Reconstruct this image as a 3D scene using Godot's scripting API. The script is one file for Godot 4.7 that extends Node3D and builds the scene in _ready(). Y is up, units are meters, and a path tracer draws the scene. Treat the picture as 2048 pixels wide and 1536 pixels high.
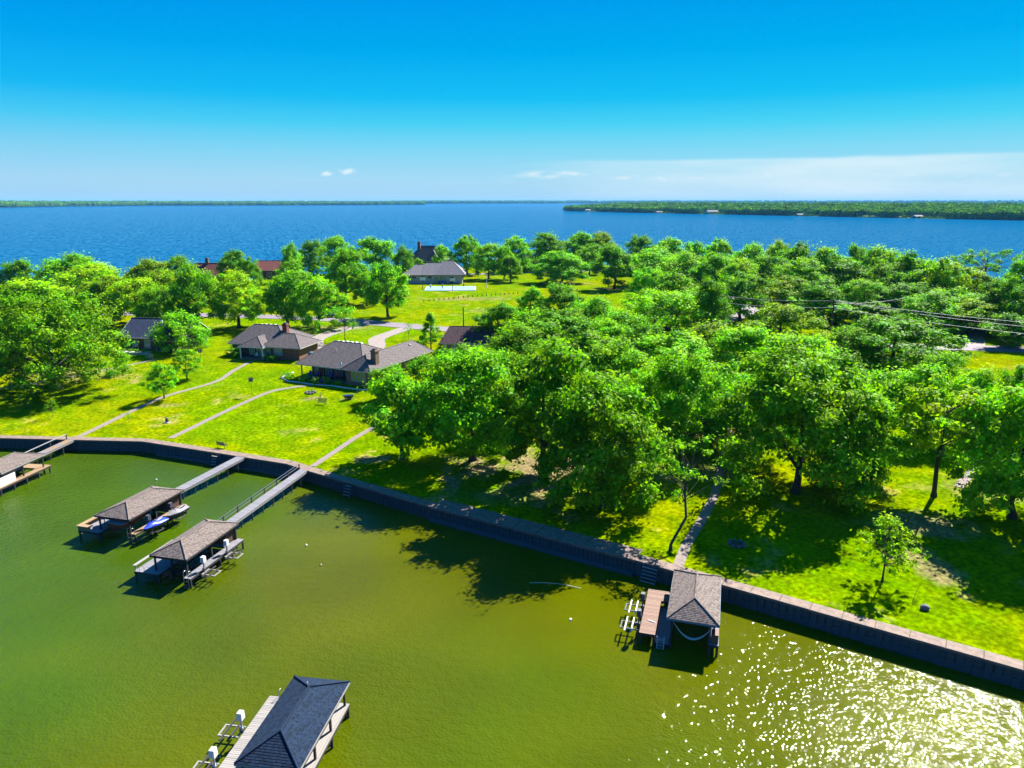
extends Node3D
# A grassy lake peninsula seen from a drone: docks in a green cove, houses, oaks, the blue lake behind.

var rng := RandomNumberGenerator.new()
var mats := {}
var taken := {}
var deck_box := {}

# ------------------------------------------------------------------ mesh collecting
class MB:
	var v := PackedVector3Array()
	var n := PackedVector3Array()
	var uv := PackedVector2Array()
	var col := PackedColorArray()
	var ix := PackedInt32Array()
	var tint := Color(1, 1, 1)

	func vert(p: Vector3, nn: Vector3, t := Vector2.ZERO) -> int:
		v.append(p); n.append(nn); uv.append(t); col.append(tint)
		return v.size() - 1

	# corners counter-clockwise as seen from outside; u runs a to b, v runs a to d, in metres
	func quad(a: Vector3, b: Vector3, c: Vector3, d: Vector3) -> void:
		var nn := (b - a).cross(c - a)
		if nn.length_squared() < 1e-12:
			nn = (c - a).cross(d - a)
		nn = nn.normalized()
		var ud := (b - a)
		if ud.length_squared() < 1e-9:
			ud = c - d
		ud = ud.normalized()
		var vd := nn.cross(ud)
		var s := v.size()
		for p: Vector3 in [a, b, c, d]:
			vert(p, nn, Vector2((p - a).dot(ud), -(p - a).dot(vd)))
		ix.append_array(PackedInt32Array([s, s + 2, s + 1, s, s + 3, s + 2]))

	func tri(a: Vector3, b: Vector3, c: Vector3) -> void:
		var nn := (b - a).cross(c - a).normalized()
		var ud := (b - a).normalized()
		var vd := nn.cross(ud)
		var s := v.size()
		for p: Vector3 in [a, b, c]:
			vert(p, nn, Vector2((p - a).dot(ud), -(p - a).dot(vd)))
		ix.append_array(PackedInt32Array([s, s + 2, s + 1]))

	func box(lo: Vector3, hi: Vector3) -> void:
		hexa([Vector3(lo.x, lo.y, hi.z), Vector3(hi.x, lo.y, hi.z), Vector3(hi.x, lo.y, lo.z), Vector3(lo.x, lo.y, lo.z)],
			[Vector3(lo.x, hi.y, hi.z), Vector3(hi.x, hi.y, hi.z), Vector3(hi.x, hi.y, lo.z), Vector3(lo.x, hi.y, lo.z)])

	# two rings of four, counter-clockwise seen from above
	func hexa(lo: Array, hi: Array) -> void:
		quad(hi[0], hi[1], hi[2], hi[3])
		quad(lo[3], lo[2], lo[1], lo[0])
		for i in 4:
			var j := (i + 1) % 4
			quad(lo[i], lo[j], hi[j], hi[i])

	# a bar of rectangular section from a to b
	func bar(a: Vector3, b: Vector3, w: float, h: float, up := Vector3.UP) -> void:
		var d := (b - a).normalized()
		var side := d.cross(up)
		if side.length() < 0.01:
			side = d.cross(Vector3.RIGHT)
		side = side.normalized() * w / 2
		var top := side.cross(d).normalized() * h / 2
		var r := [-side - top, side - top, side + top, -side + top]
		quad(a + r[3], a + r[2], a + r[1], a + r[0])
		quad(b + r[0], b + r[1], b + r[2], b + r[3])
		for i in 4:
			var j := (i + 1) % 4
			quad(a + r[i], a + r[j], b + r[j], b + r[i])

	func tube(pts: Array, radii: Array, sides := 8, cap := true) -> void:
		var rings := []
		var side := Vector3.RIGHT
		for i in pts.size():
			var d: Vector3 = ((pts[mini(i + 1, pts.size() - 1)] as Vector3) - (pts[maxi(i - 1, 0)] as Vector3)).normalized()
			var s := side - d * side.dot(d)
			if s.length() < 0.05:
				s = Vector3.BACK - d * d.z
			side = s.normalized()
			var t := d.cross(side)
			var ring := PackedInt32Array()
			for k in sides:
				var a := TAU * k / sides
				var o := side * cos(a) + t * sin(a)
				ring.append(vert((pts[i] as Vector3) + o * float(radii[i]), o, Vector2(float(k) / sides, i)))
			rings.append(ring)
		for i in rings.size() - 1:
			for k in sides:
				var j := (k + 1) % sides
				ix.append_array(PackedInt32Array([rings[i][k], rings[i + 1][j], rings[i][j], rings[i][k], rings[i + 1][k], rings[i + 1][j]]))
		if cap:
			for e in [0, rings.size() - 1]:
				var d2: Vector3 = ((pts[1] as Vector3) - (pts[0] as Vector3)).normalized() * (-1.0 if e == 0 else 1.0)
				var c := vert(pts[e], d2)
				var s0 := v.size()
				for k in sides:
					vert(v[rings[e][k]], d2)
				for k in sides:
					var j := (k + 1) % sides
					if e == 0:
						ix.append_array(PackedInt32Array([c, s0 + k, s0 + j]))
					else:
						ix.append_array(PackedInt32Array([c, s0 + j, s0 + k]))

	func pole(a: Vector3, b: Vector3, r0: float, r1 := -1.0, sides := 8) -> void:
		tube([a, b], [r0, r0 if r1 < 0 else r1], sides)

	# smooth skin over equal rings of points (open along the ring when closed is false)
	func loft(rings: Array, closed := true) -> void:
		var m: int = rings[0].size()
		var s := v.size()
		for i in rings.size():
			for k in m:
				var du: Vector3
				if closed:
					du = rings[i][(k + 1) % m] - rings[i][(k + m - 1) % m]
				else:
					du = rings[i][mini(k + 1, m - 1)] - rings[i][maxi(k - 1, 0)]
				var dv: Vector3 = rings[mini(i + 1, rings.size() - 1)][k] - rings[maxi(i - 1, 0)][k]
				vert(rings[i][k], du.cross(dv).normalized(), Vector2(k, i))
		for i in rings.size() - 1:
			for k in (m if closed else m - 1):
				var j := (k + 1) % m
				var a := s + i * m + k
				var b := s + i * m + j
				ix.append_array(PackedInt32Array([a, b + m, b, a, a + m, b + m]))

	func blob(c: Vector3, r: Vector3, seed_: int, rough := 0.15, rows := 7, cols := 10) -> void:
		var ns := FastNoiseLite.new()
		ns.seed = seed_
		ns.frequency = 0.9
		var rings := []
		for i in rows + 1:
			var th := PI * i / rows
			var ring := []
			for k in cols:
				var ph := -TAU * k / cols
				var d := Vector3(sin(th) * cos(ph), -cos(th), sin(th) * sin(ph))
				ring.append(c + d * r * (1.0 + rough * ns.get_noise_3dv(d * 1.6)))
			rings.append(ring)
		loft(rings)

	func mesh() -> ArrayMesh:
		var a := []
		a.resize(Mesh.ARRAY_MAX)
		a[Mesh.ARRAY_VERTEX] = v
		a[Mesh.ARRAY_NORMAL] = n
		a[Mesh.ARRAY_TEX_UV] = uv
		a[Mesh.ARRAY_COLOR] = col
		a[Mesh.ARRAY_INDEX] = ix
		var m := ArrayMesh.new()
		m.add_surface_from_arrays(Mesh.PRIMITIVE_TRIANGLES, a)
		return m

# ------------------------------------------------------------------ naming and nodes
func numbered(called: String) -> String:
	var k: int = taken.get(called, 0)
	taken[called] = k + 1
	return called if k == 0 else "%s_%03d" % [called, k]

func tag(o: Node3D, label: String, category: String, group := "") -> void:
	o.set_meta("label", label)
	o.set_meta("category", category)
	if group:
		o.set_meta("group", group)

func thing(called: String, label: String, category: String, at := Vector3.ZERO, turn := 0.0, group := "") -> Node3D:
	var o := Node3D.new()
	o.name = numbered(called)
	add_child(o)
	o.position = at
	o.rotation.y = turn
	tag(o, label, category, group)
	return o

func part(parent: Node, called: String, mesh: Mesh, m: Material, at := Vector3.ZERO) -> MeshInstance3D:
	var o := MeshInstance3D.new()
	o.name = called if parent != self else numbered(called)
	o.mesh = mesh
	o.material_override = m
	parent.add_child(o, true)
	o.position = at
	return o

func single(called: String, label: String, category: String, mb: MB, m: Material, at := Vector3.ZERO, turn := 0.0, group := "") -> MeshInstance3D:
	var o := part(self, called, mb.mesh(), m, at)
	o.rotation.y = turn
	tag(o, label, category, group)
	return o

func struct(called: String, mb: MB, m: Material) -> MeshInstance3D:
	var o := part(self, called, mb.mesh(), m)
	o.set_meta("kind", "structure")
	return o

# ------------------------------------------------------------------ textures and materials
func lin(r: float, g: float, b: float) -> Color:
	return Color(r, g, b).linear_to_srgb()

func noise_image(size: int, freq: float, octaves: int, seed_: int, lo: float, hi: float) -> ImageTexture:
	var f := FastNoiseLite.new()
	f.seed = seed_
	f.noise_type = FastNoiseLite.TYPE_SIMPLEX_SMOOTH
	f.frequency = freq
	f.fractal_octaves = octaves
	f.fractal_gain = 0.6
	var im := f.get_seamless_image(size, size)
	var d := im.get_data()
	for i in d.size():
		d[i] = int(lerpf(lo, hi, d[i] / 255.0) * 255.0)
	return ImageTexture.create_from_image(Image.create_from_data(size, size, false, Image.FORMAT_L8, d))

func plain(key: String, c: Color, rough := 0.8, tex := "", scale := 0.5, metal := 0.0) -> StandardMaterial3D:
	var m := StandardMaterial3D.new()
	m.resource_name = key
	m.albedo_color = c
	m.roughness = rough
	m.metallic = metal
	if tex:
		m.albedo_texture = mats[tex]
		m.uv1_triplanar = true
		m.uv1_world_triplanar = true
		m.uv1_scale = Vector3.ONE * scale
	mats[key] = m
	return m

func shingle_textures() -> void:
	# tabs of asphalt shingle: colour varies from tab to tab, each course butts over the next
	var r := RandomNumberGenerator.new()
	r.seed = 5
	var w := 512
	var tone := Image.create(w, w, false, Image.FORMAT_RGB8)
	for row in 16:
		var x := -r.randi_range(0, 20)
		while x < w:
			var ww := r.randi_range(18, 34)
			var t := r.randf_range(0.66, 1.0)
			var c := Color(t, t * r.randf_range(0.94, 1.0), t * r.randf_range(0.9, 1.0))
			tone.fill_rect(Rect2i(x, row * 32, ww, 32), c)
			x += ww
	for i in 60000:
		var x := r.randi_range(0, w - 1)
		var y := r.randi_range(0, w - 1)
		var c := tone.get_pixel(x, y)
		tone.set_pixel(x, y, c * r.randf_range(0.7, 1.25))
	mats["t_shingle"] = ImageTexture.create_from_image(tone)

func shingle(key: String, c: Color, course := 0.14) -> void:
	var m := StandardMaterial3D.new()
	m.resource_name = key
	m.albedo_color = c
	m.albedo_texture = mats["t_shingle"]
	m.roughness = 0.9
	m.metallic_specular = 0.25
	m.uv1_scale = Vector3.ONE / (course * 16.0)
	mats[key] = m

func brick_texture() -> void:
	var r := RandomNumberGenerator.new()
	r.seed = 9
	var im := Image.create(256, 256, false, Image.FORMAT_RGB8)
	im.fill(Color(0.86, 0.82, 0.76))
	for row in 16:
		var x := -16 * (row % 2)
		while x < 256:
			var t := r.randf_range(0.6, 1.0)
			im.fill_rect(Rect2i(x + 1, row * 16 + 2, 30, 13), Color(t, t * r.randf_range(0.88, 0.98), t * r.randf_range(0.8, 0.95)))
			x += 32
	mats["t_brick"] = ImageTexture.create_from_image(im)

func wave_normal(size: int, layers: Array, strength: float) -> ImageTexture:
	# wind ripples: noise stretched along the crests, several sizes added
	var sum := PackedFloat32Array()
	sum.resize(size * size)
	for l in layers:
		var f := FastNoiseLite.new()
		f.seed = l[0]
		f.noise_type = FastNoiseLite.TYPE_SIMPLEX_SMOOTH
		f.frequency = l[1]
		f.fractal_octaves = l[3]
		f.fractal_gain = 0.55
		var im := f.get_seamless_image(size, size)
		var d := im.get_data()
		var amp: float = l[2] / 255.0
		for i in d.size():
			sum[i] += d[i] * amp
	var out := PackedByteArray()
	out.resize(size * size * 3)
	var j := 0
	for y in size:
		var up := ((y + size - 1) % size) * size
		var dn := ((y + 1) % size) * size
		var rw := y * size
		for x in size:
			var dx: float = (sum[rw + (x + 1) % size] - sum[rw + (x + size - 1) % size]) * strength
			var dy: float = (sum[dn + x] - sum[up + x]) * strength
			var k := 1.0 / sqrt(dx * dx + dy * dy + 1.0)
			out[j] = int(clampf(127.5 - dx * k * 127.5, 0, 255))
			out[j + 1] = int(clampf(127.5 + dy * k * 127.5, 0, 255))
			out[j + 2] = int(clampf(127.5 + k * 127.5, 0, 255))
			j += 3
	return ImageTexture.create_from_image(Image.create_from_data(size, size, false, Image.FORMAT_RGB8, out))

# ------------------------------------------------------------------ the lie of the land
const WALL := [[-300.0, -118.0], [-68.11, -91.56], [-48.4, -90.1], [-36.84, -85.64], [-26.91, -81.73], [-24.14, -79.73], [-8.36, -69.26], [10.81, -57.87], [17.29, -53.59], [34.42, -42.45], [150.0, 32.0]]
const SHORE := [[-400.0, -225.0], [-150.0, -240.0], [-105.0, -255.0], [-80.0, -298.0], [-40.0, -328.0], [40.0, -345.0], [75.0, -318.0], [120.0, -285.0], [190.0, -268.0], [400.0, -240.0]]

func along(line: Array, x: float) -> float:
	for i in line.size() - 1:
		if x <= line[i + 1][0]:
			return lerpf(line[i][1], line[i + 1][1], (x - line[i][0]) / (line[i + 1][0] - line[i][0]))
	return line[line.size() - 1][1]

func ground_at(x: float, z: float) -> float:
	var d := (along(WALL, x) - z) * 0.88
	var h := 1.42 + 2.1 * smoothstep(0.0, 45.0, d) + 0.8 * smoothstep(45.0, 150.0, d)
	return h - 6.0 * smoothstep(-16.0, 4.0, along(SHORE, x) - z)

func on_ground(x: float, z: float, lift := 0.0) -> Vector3:
	return Vector3(x, ground_at(x, z) + lift, z)

func build_materials() -> void:
	mats["t_fine"] = noise_image(256, 0.06, 4, 11, 0.62, 1.0)
	mats["t_soft"] = noise_image(256, 0.015, 5, 12, 0.7, 1.0)
	mats["t_grain"] = noise_image(256, 0.2, 3, 13, 0.5, 1.0)
	shingle_textures()
	brick_texture()
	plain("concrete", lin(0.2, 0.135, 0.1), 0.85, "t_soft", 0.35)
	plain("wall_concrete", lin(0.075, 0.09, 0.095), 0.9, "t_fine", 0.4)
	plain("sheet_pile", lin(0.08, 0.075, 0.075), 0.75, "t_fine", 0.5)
	plain("path", lin(0.24, 0.185, 0.155), 0.9, "t_fine", 0.4)
	plain("asphalt", lin(0.205, 0.161, 0.192), 0.9, "t_fine", 0.3)
	plain("drive", lin(0.24, 0.19, 0.165), 0.9, "t_soft", 0.3)
	plain("deck_grey", lin(0.28, 0.267, 0.292), 0.8, "t_grain", 1.4)
	plain("deck_grey_worn", lin(0.23, 0.223, 0.249), 0.8, "t_grain", 1.4)
	plain("deck_tan", lin(0.386, 0.249, 0.124), 0.75, "t_grain", 1.4)
	plain("deck_red", lin(0.2, 0.085, 0.045), 0.7, "t_grain", 1.4)
	plain("deck_red_worn", lin(0.25, 0.12, 0.065), 0.7, "t_grain", 1.4)
	plain("deck_pale", lin(0.386, 0.348, 0.311), 0.7, "t_grain", 1.4)
	plain("deck_pale_worn", lin(0.336, 0.305, 0.274), 0.7, "t_grain", 1.4)
	plain("timber", lin(0.044, 0.034, 0.028), 0.8, "t_grain", 1.2)
	plain("pile", lin(0.062, 0.056, 0.05), 0.85, "t_grain", 1.0)
	plain("rail", lin(0.386, 0.36, 0.342), 0.6, "t_grain", 1.2)
	plain("shed", lin(0.124, 0.062, 0.034), 0.8, "t_grain", 1.0)
	plain("white", lin(0.485, 0.485, 0.485), 0.5)
	plain("white_wall", lin(0.448, 0.435, 0.391), 0.8, "t_soft", 0.3)
	plain("trim", lin(0.373, 0.348, 0.311), 0.6)
	plain("dark_trim", lin(0.031, 0.037, 0.05), 0.6)
	plain("blue_trim", lin(0.062, 0.155, 0.223), 0.5)
	plain("steel", lin(0.311, 0.323, 0.342), 0.35, "", 1.0, 0.9)
	plain("black", lin(0.013, 0.013, 0.015), 0.5)
	plain("bark", lin(0.062, 0.047, 0.034), 0.95, "t_grain", 0.5)
	plain("pale_bark", lin(0.15, 0.13, 0.118), 0.95, "t_grain", 0.5)
	plain("glass", lin(0.03, 0.05, 0.06), 0.06)
	plain("teal_glass", lin(0.062, 0.223, 0.236), 0.1)
	plain("shade_cloth", lin(0.236, 0.261, 0.062), 0.5)
	plain("red_cloth", lin(0.386, 0.013, 0.018), 0.8)
	plain("blue_cover", lin(0.006, 0.031, 0.386), 0.45)
	plain("maroon", lin(0.081, 0.005, 0.013), 0.22)
	plain("gel_white", lin(0.466, 0.466, 0.479), 0.25)
	plain("navy", lin(0.009, 0.018, 0.075), 0.3)
	plain("boat_blue", lin(0.006, 0.062, 0.186), 0.25)
	plain("stone", lin(0.155, 0.137, 0.15), 0.9, "t_fine", 1.0)
	plain("soil", lin(0.124, 0.075, 0.05), 1.0, "t_fine", 0.6)
	plain("court", lin(0.155, 0.342, 0.448), 0.7, "t_soft", 0.2)
	plain("court_line", lin(0.497, 0.51, 0.522), 0.7)
	plain("brown_metal", lin(0.087, 0.037, 0.025), 0.6)
	plain("green_metal", lin(0.013, 0.037, 0.031), 0.5)
	plain("rope", lin(0.435, 0.41, 0.36), 0.9)
	plain("canvas", lin(0.6, 0.58, 0.5), 0.9)
	plain("wood_pole", lin(0.062, 0.044, 0.034), 0.9, "t_grain", 0.8)
	plain("copper_roof", lin(0.099, 0.037, 0.037), 0.7, "t_soft", 0.3)
	plain("far_sand", lin(0.386, 0.28, 0.199), 0.95, "t_soft", 0.02)
	plain("far_lawn", lin(0.137, 0.186, 0.013), 1.0)
	plain("wire", lin(0.12, 0.12, 0.13), 0.6)
	plain("hair", lin(0.013, 0.009, 0.006), 0.8)
	for k in [["brick_tan", lin(0.28, 0.181, 0.13)], ["brick_brown", lin(0.205, 0.106, 0.081)], ["brick_red", lin(0.223, 0.075, 0.056)], ["brick_dark", lin(0.124, 0.081, 0.062)]]:
		var m := plain(k[0], k[1], 0.9, "t_brick", 0.8)
		m.uv1_triplanar_sharpness = 4.0
	shingle("roof_brown", lin(0.18, 0.155, 0.142))
	shingle("roof_charcoal", lin(0.011, 0.026, 0.056), 0.17)
	shingle("roof_slate", lin(0.15, 0.136, 0.138))
	shingle("roof_taupe", lin(0.16, 0.145, 0.145))
	shingle("roof_blue", lin(0.03, 0.045, 0.085))
	shingle("roof_plum", lin(0.099, 0.062, 0.068))
	shingle("roof_grey", lin(0.24, 0.235, 0.26))
	shingle("roof_red", lin(0.186, 0.068, 0.056))
	# three kinds of green, each in three shades
	var greens := [lin(0.72, 0.92, 0.9), lin(0.92, 1.0, 0.7), lin(1.18, 1.02, 0.4)]
	for k in 9:
		var c: Color = greens[k / 3].srgb_to_linear() * [0.8, 1.0, 1.2][k % 3]
		var m := plain("leaf_%d" % k, Color(c.r, c.g, c.b).linear_to_srgb(), 0.6)
		m.vertex_color_use_as_albedo = true
		m.metallic_specular = 0.2
		m.backlight_enabled = true
		m.backlight = lin(0.95, 1.0, 0.08)
		m.cull_mode = BaseMaterial3D.CULL_DISABLED
	var pv := plain("painted", Color.WHITE, 0.8)
	pv.vertex_color_use_as_albedo = true

func build_sky() -> void:
	var cam := Camera3D.new()
	cam.name = "camera"
	cam.fov = 55.915
	cam.far = 60000.0
	cam.near = 0.5
	cam.position = Vector3(0, 32, 0)
	cam.rotation_degrees = Vector3(-14.1945, 0, 0)
	add_child(cam)
	cam.current = true

	var az := deg_to_rad(38.0)
	var el0 := deg_to_rad(44.0)
	var to_sun := Vector3(sin(az) * cos(el0), sin(el0), -cos(az) * cos(el0))
	var w := 4096
	var h := 2048
	# clear air: elevation in degrees -> linear colour, a little paler towards the sun; brightened above the view to fill shade
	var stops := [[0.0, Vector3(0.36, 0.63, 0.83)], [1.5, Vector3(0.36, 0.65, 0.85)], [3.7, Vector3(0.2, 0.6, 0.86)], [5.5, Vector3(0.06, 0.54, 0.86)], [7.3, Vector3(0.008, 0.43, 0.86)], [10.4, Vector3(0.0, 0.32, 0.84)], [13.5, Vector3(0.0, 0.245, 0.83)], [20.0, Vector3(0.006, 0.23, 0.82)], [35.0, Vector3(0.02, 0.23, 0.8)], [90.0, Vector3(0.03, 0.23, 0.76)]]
	var sw := 1024
	var pad := 4
	var sh := 512
	var small := Image.create(sw + 2 * pad, sh, false, Image.FORMAT_RGB8)
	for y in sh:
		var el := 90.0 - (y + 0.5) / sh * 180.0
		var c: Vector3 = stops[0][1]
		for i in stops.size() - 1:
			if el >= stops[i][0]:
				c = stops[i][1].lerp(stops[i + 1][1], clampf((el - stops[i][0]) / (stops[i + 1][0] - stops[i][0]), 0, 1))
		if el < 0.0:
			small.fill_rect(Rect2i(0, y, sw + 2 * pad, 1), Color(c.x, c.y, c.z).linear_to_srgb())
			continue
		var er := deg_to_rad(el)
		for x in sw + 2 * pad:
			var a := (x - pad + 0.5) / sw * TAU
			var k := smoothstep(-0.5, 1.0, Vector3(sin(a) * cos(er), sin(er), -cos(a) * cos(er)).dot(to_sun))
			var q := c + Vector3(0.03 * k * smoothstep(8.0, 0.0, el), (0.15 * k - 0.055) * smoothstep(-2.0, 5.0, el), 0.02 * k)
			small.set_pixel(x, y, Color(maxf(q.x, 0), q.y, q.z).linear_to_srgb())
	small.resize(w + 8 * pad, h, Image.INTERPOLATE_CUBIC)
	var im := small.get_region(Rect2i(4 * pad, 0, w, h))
	var nz := FastNoiseLite.new()
	nz.seed = 3
	nz.frequency = 0.02
	nz.fractal_octaves = 5
	var puff := FastNoiseLite.new()
	puff.seed = 8
	puff.frequency = 0.09
	puff.fractal_octaves = 4
	for y in range(h / 2 - 62, h / 2):
		var el := 90.0 - (y + 0.5) / h * 180.0
		for x in range(-300, 1420):
			var azd := (x + 0.5) / w * 360.0
			var xx := posmod(x, w)
			var k := 0.0
			# a thin white sheet low over the right half
			var top := 2.95 + 0.12 * nz.get_noise_2d(x * 0.4, 7.0)
			var sheet := smoothstep(top + 0.12, top - 0.12, el) * smoothstep(-2.0, 16.0, azd) * smoothstep(125.0, 85.0, azd)
			k = sheet * clampf(0.52 + 0.4 * nz.get_noise_2d(x * 0.25, y * 2.0), 0.2, 0.75) * smoothstep(-0.3, 0.8, el)
			# long cumulus streaks inside it
			var bank := smoothstep(0.5, 0.05, absf(el - 1.75 - 0.25 * sin(azd * 0.35))) * smoothstep(-2.0, 2.0, azd) * smoothstep(60.0, 20.0, azd)
			k = maxf(k, bank * clampf(0.3 + 1.1 * puff.get_noise_2d(x * 0.4, y * 1.6), 0.0, 0.75))
			# two small puffs on the left
			for q in [[-12.3, 2.1, 0.62, 0.22], [-13.8, 1.95, 0.4, 0.16]]:
				var e := Vector2((azd - q[0]) / q[2], (el - q[1]) / q[3]).length()
				k = maxf(k, smoothstep(1.25, 0.2, e + 0.7 * puff.get_noise_2d(x * 1.5, y * 2.0)) * 0.9)
			if k > 0.01:
				im.set_pixel(xx, y, im.get_pixel(xx, y).lerp(Color(0.9, 0.95, 0.97), k))
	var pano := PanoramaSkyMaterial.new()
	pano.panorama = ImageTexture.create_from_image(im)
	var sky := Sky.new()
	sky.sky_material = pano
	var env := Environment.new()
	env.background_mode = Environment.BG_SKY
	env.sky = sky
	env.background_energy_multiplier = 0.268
	env.tonemap_mode = Environment.TONE_MAPPER_LINEAR
	env.tonemap_exposure = 3.9
	env.ambient_light_source = Environment.AMBIENT_SOURCE_SKY
	env.sdfgi_enabled = true
	env.ssao_enabled = true
	env.ssil_enabled = true
	env.fog_enabled = true
	env.fog_density = 0.000035
	env.fog_light_color = Color(0.4, 0.72, 1.0)
	var we := WorldEnvironment.new()
	we.name = "world"
	we.environment = env
	add_child(we)

	var sun := DirectionalLight3D.new()
	sun.name = "sun"
	add_child(sun)
	sun.look_at_from_position(to_sun * 100.0, Vector3.ZERO)
	sun.light_color = Color(1.0, 0.982, 0.955)
	sun.light_energy = 1.6
	sun.light_angular_distance = 0.5
	sun.shadow_enabled = true

func flat_sheet(x0: float, x1: float, z0: float, z1: float, y: float) -> MB:
	var mb := MB.new()
	var s := mb.v.size()
	for p: Vector3 in [Vector3(x0, y, z1), Vector3(x1, y, z1), Vector3(x1, y, z0), Vector3(x0, y, z0)]:
		mb.vert(p, Vector3.UP, Vector2(p.x, p.z))
	mb.ix.append_array(PackedInt32Array([s, s + 2, s + 1, s, s + 3, s + 2]))
	return mb

func build_water() -> void:
	# cloudy cove water: olive silt and greener algae drift in patches
	var n := 256
	var f := FastNoiseLite.new()
	f.seed = 61
	f.frequency = 0.012
	f.fractal_octaves = 5
	var im := Image.create(n, n, false, Image.FORMAT_RGB8)
	var olive := Vector3(0.05, 0.058, 0.0002)
	var algae := Vector3(0.028, 0.055, 0.0005)
	for y in n:
		for x in n:
			var wx := -100.0 + (x + 0.5) / n * 180.0
			var k := clampf(0.4 - (wx + 14.0) / 45.0 + 1.2 * f.get_noise_2d(x, y * 1.4), 0.0, 1.0)
			var c := olive.lerp(algae, k) * (1.0 + 0.25 * f.get_noise_2d(x * 3.0 + 900.0, y * 4.0))
			im.set_pixel(x, y, Color(c.x, c.y, c.z).linear_to_srgb())
	var m := StandardMaterial3D.new()
	m.resource_name = "cove_water"
	m.roughness = 0.05
	m.metallic_specular = 0.2
	m.normal_enabled = true
	m.normal_texture = wave_normal(1024, [[21, 0.014, 1.0, 1], [22, 0.05, 0.75, 1]], 1.4)
	m.uv1_scale = Vector3(1.0 / 14.0, 1.0 / 10.8, 1)
	# the drift of silt is laid over with its own, larger coordinates
	m.detail_enabled = true
	m.detail_uv_layer = BaseMaterial3D.DETAIL_UV_2
	m.detail_albedo = ImageTexture.create_from_image(im)
	mats["cove"] = m
	var mb := flat_sheet(-420, 420, -150, 420, 0.0)
	var arr := mb.mesh().surface_get_arrays(0)
	var uv2 := PackedVector2Array()
	for p in mb.v:
		uv2.append(Vector2((p.x + 100.0) / 180.0, (p.z + 100.0) / 180.0))
	arr[Mesh.ARRAY_TEX_UV2] = uv2
	var mesh := ArrayMesh.new()
	mesh.add_surface_from_arrays(Mesh.PRIMITIVE_TRIANGLES, arr)
	part(self, "cove_water", mesh, m).set_meta("kind", "structure")
	var l := StandardMaterial3D.new()
	l.resource_name = "lake_water"
	l.albedo_color = lin(0.0, 0.06, 0.14)
	l.roughness = 0.12
	l.metallic_specular = 0.009
	l.normal_enabled = true
	l.normal_texture = wave_normal(1024, [[31, 0.012, 0.6, 1], [32, 0.05, 0.6, 2]], 3.6)
	l.uv1_scale = Vector3(1.0 / 110.0, 1.0 / 800.0, 1)
	mats["lake"] = l
	struct("lake_water", flat_sheet(-16000, 16000, -15000, -150, 0.0), l)

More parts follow.
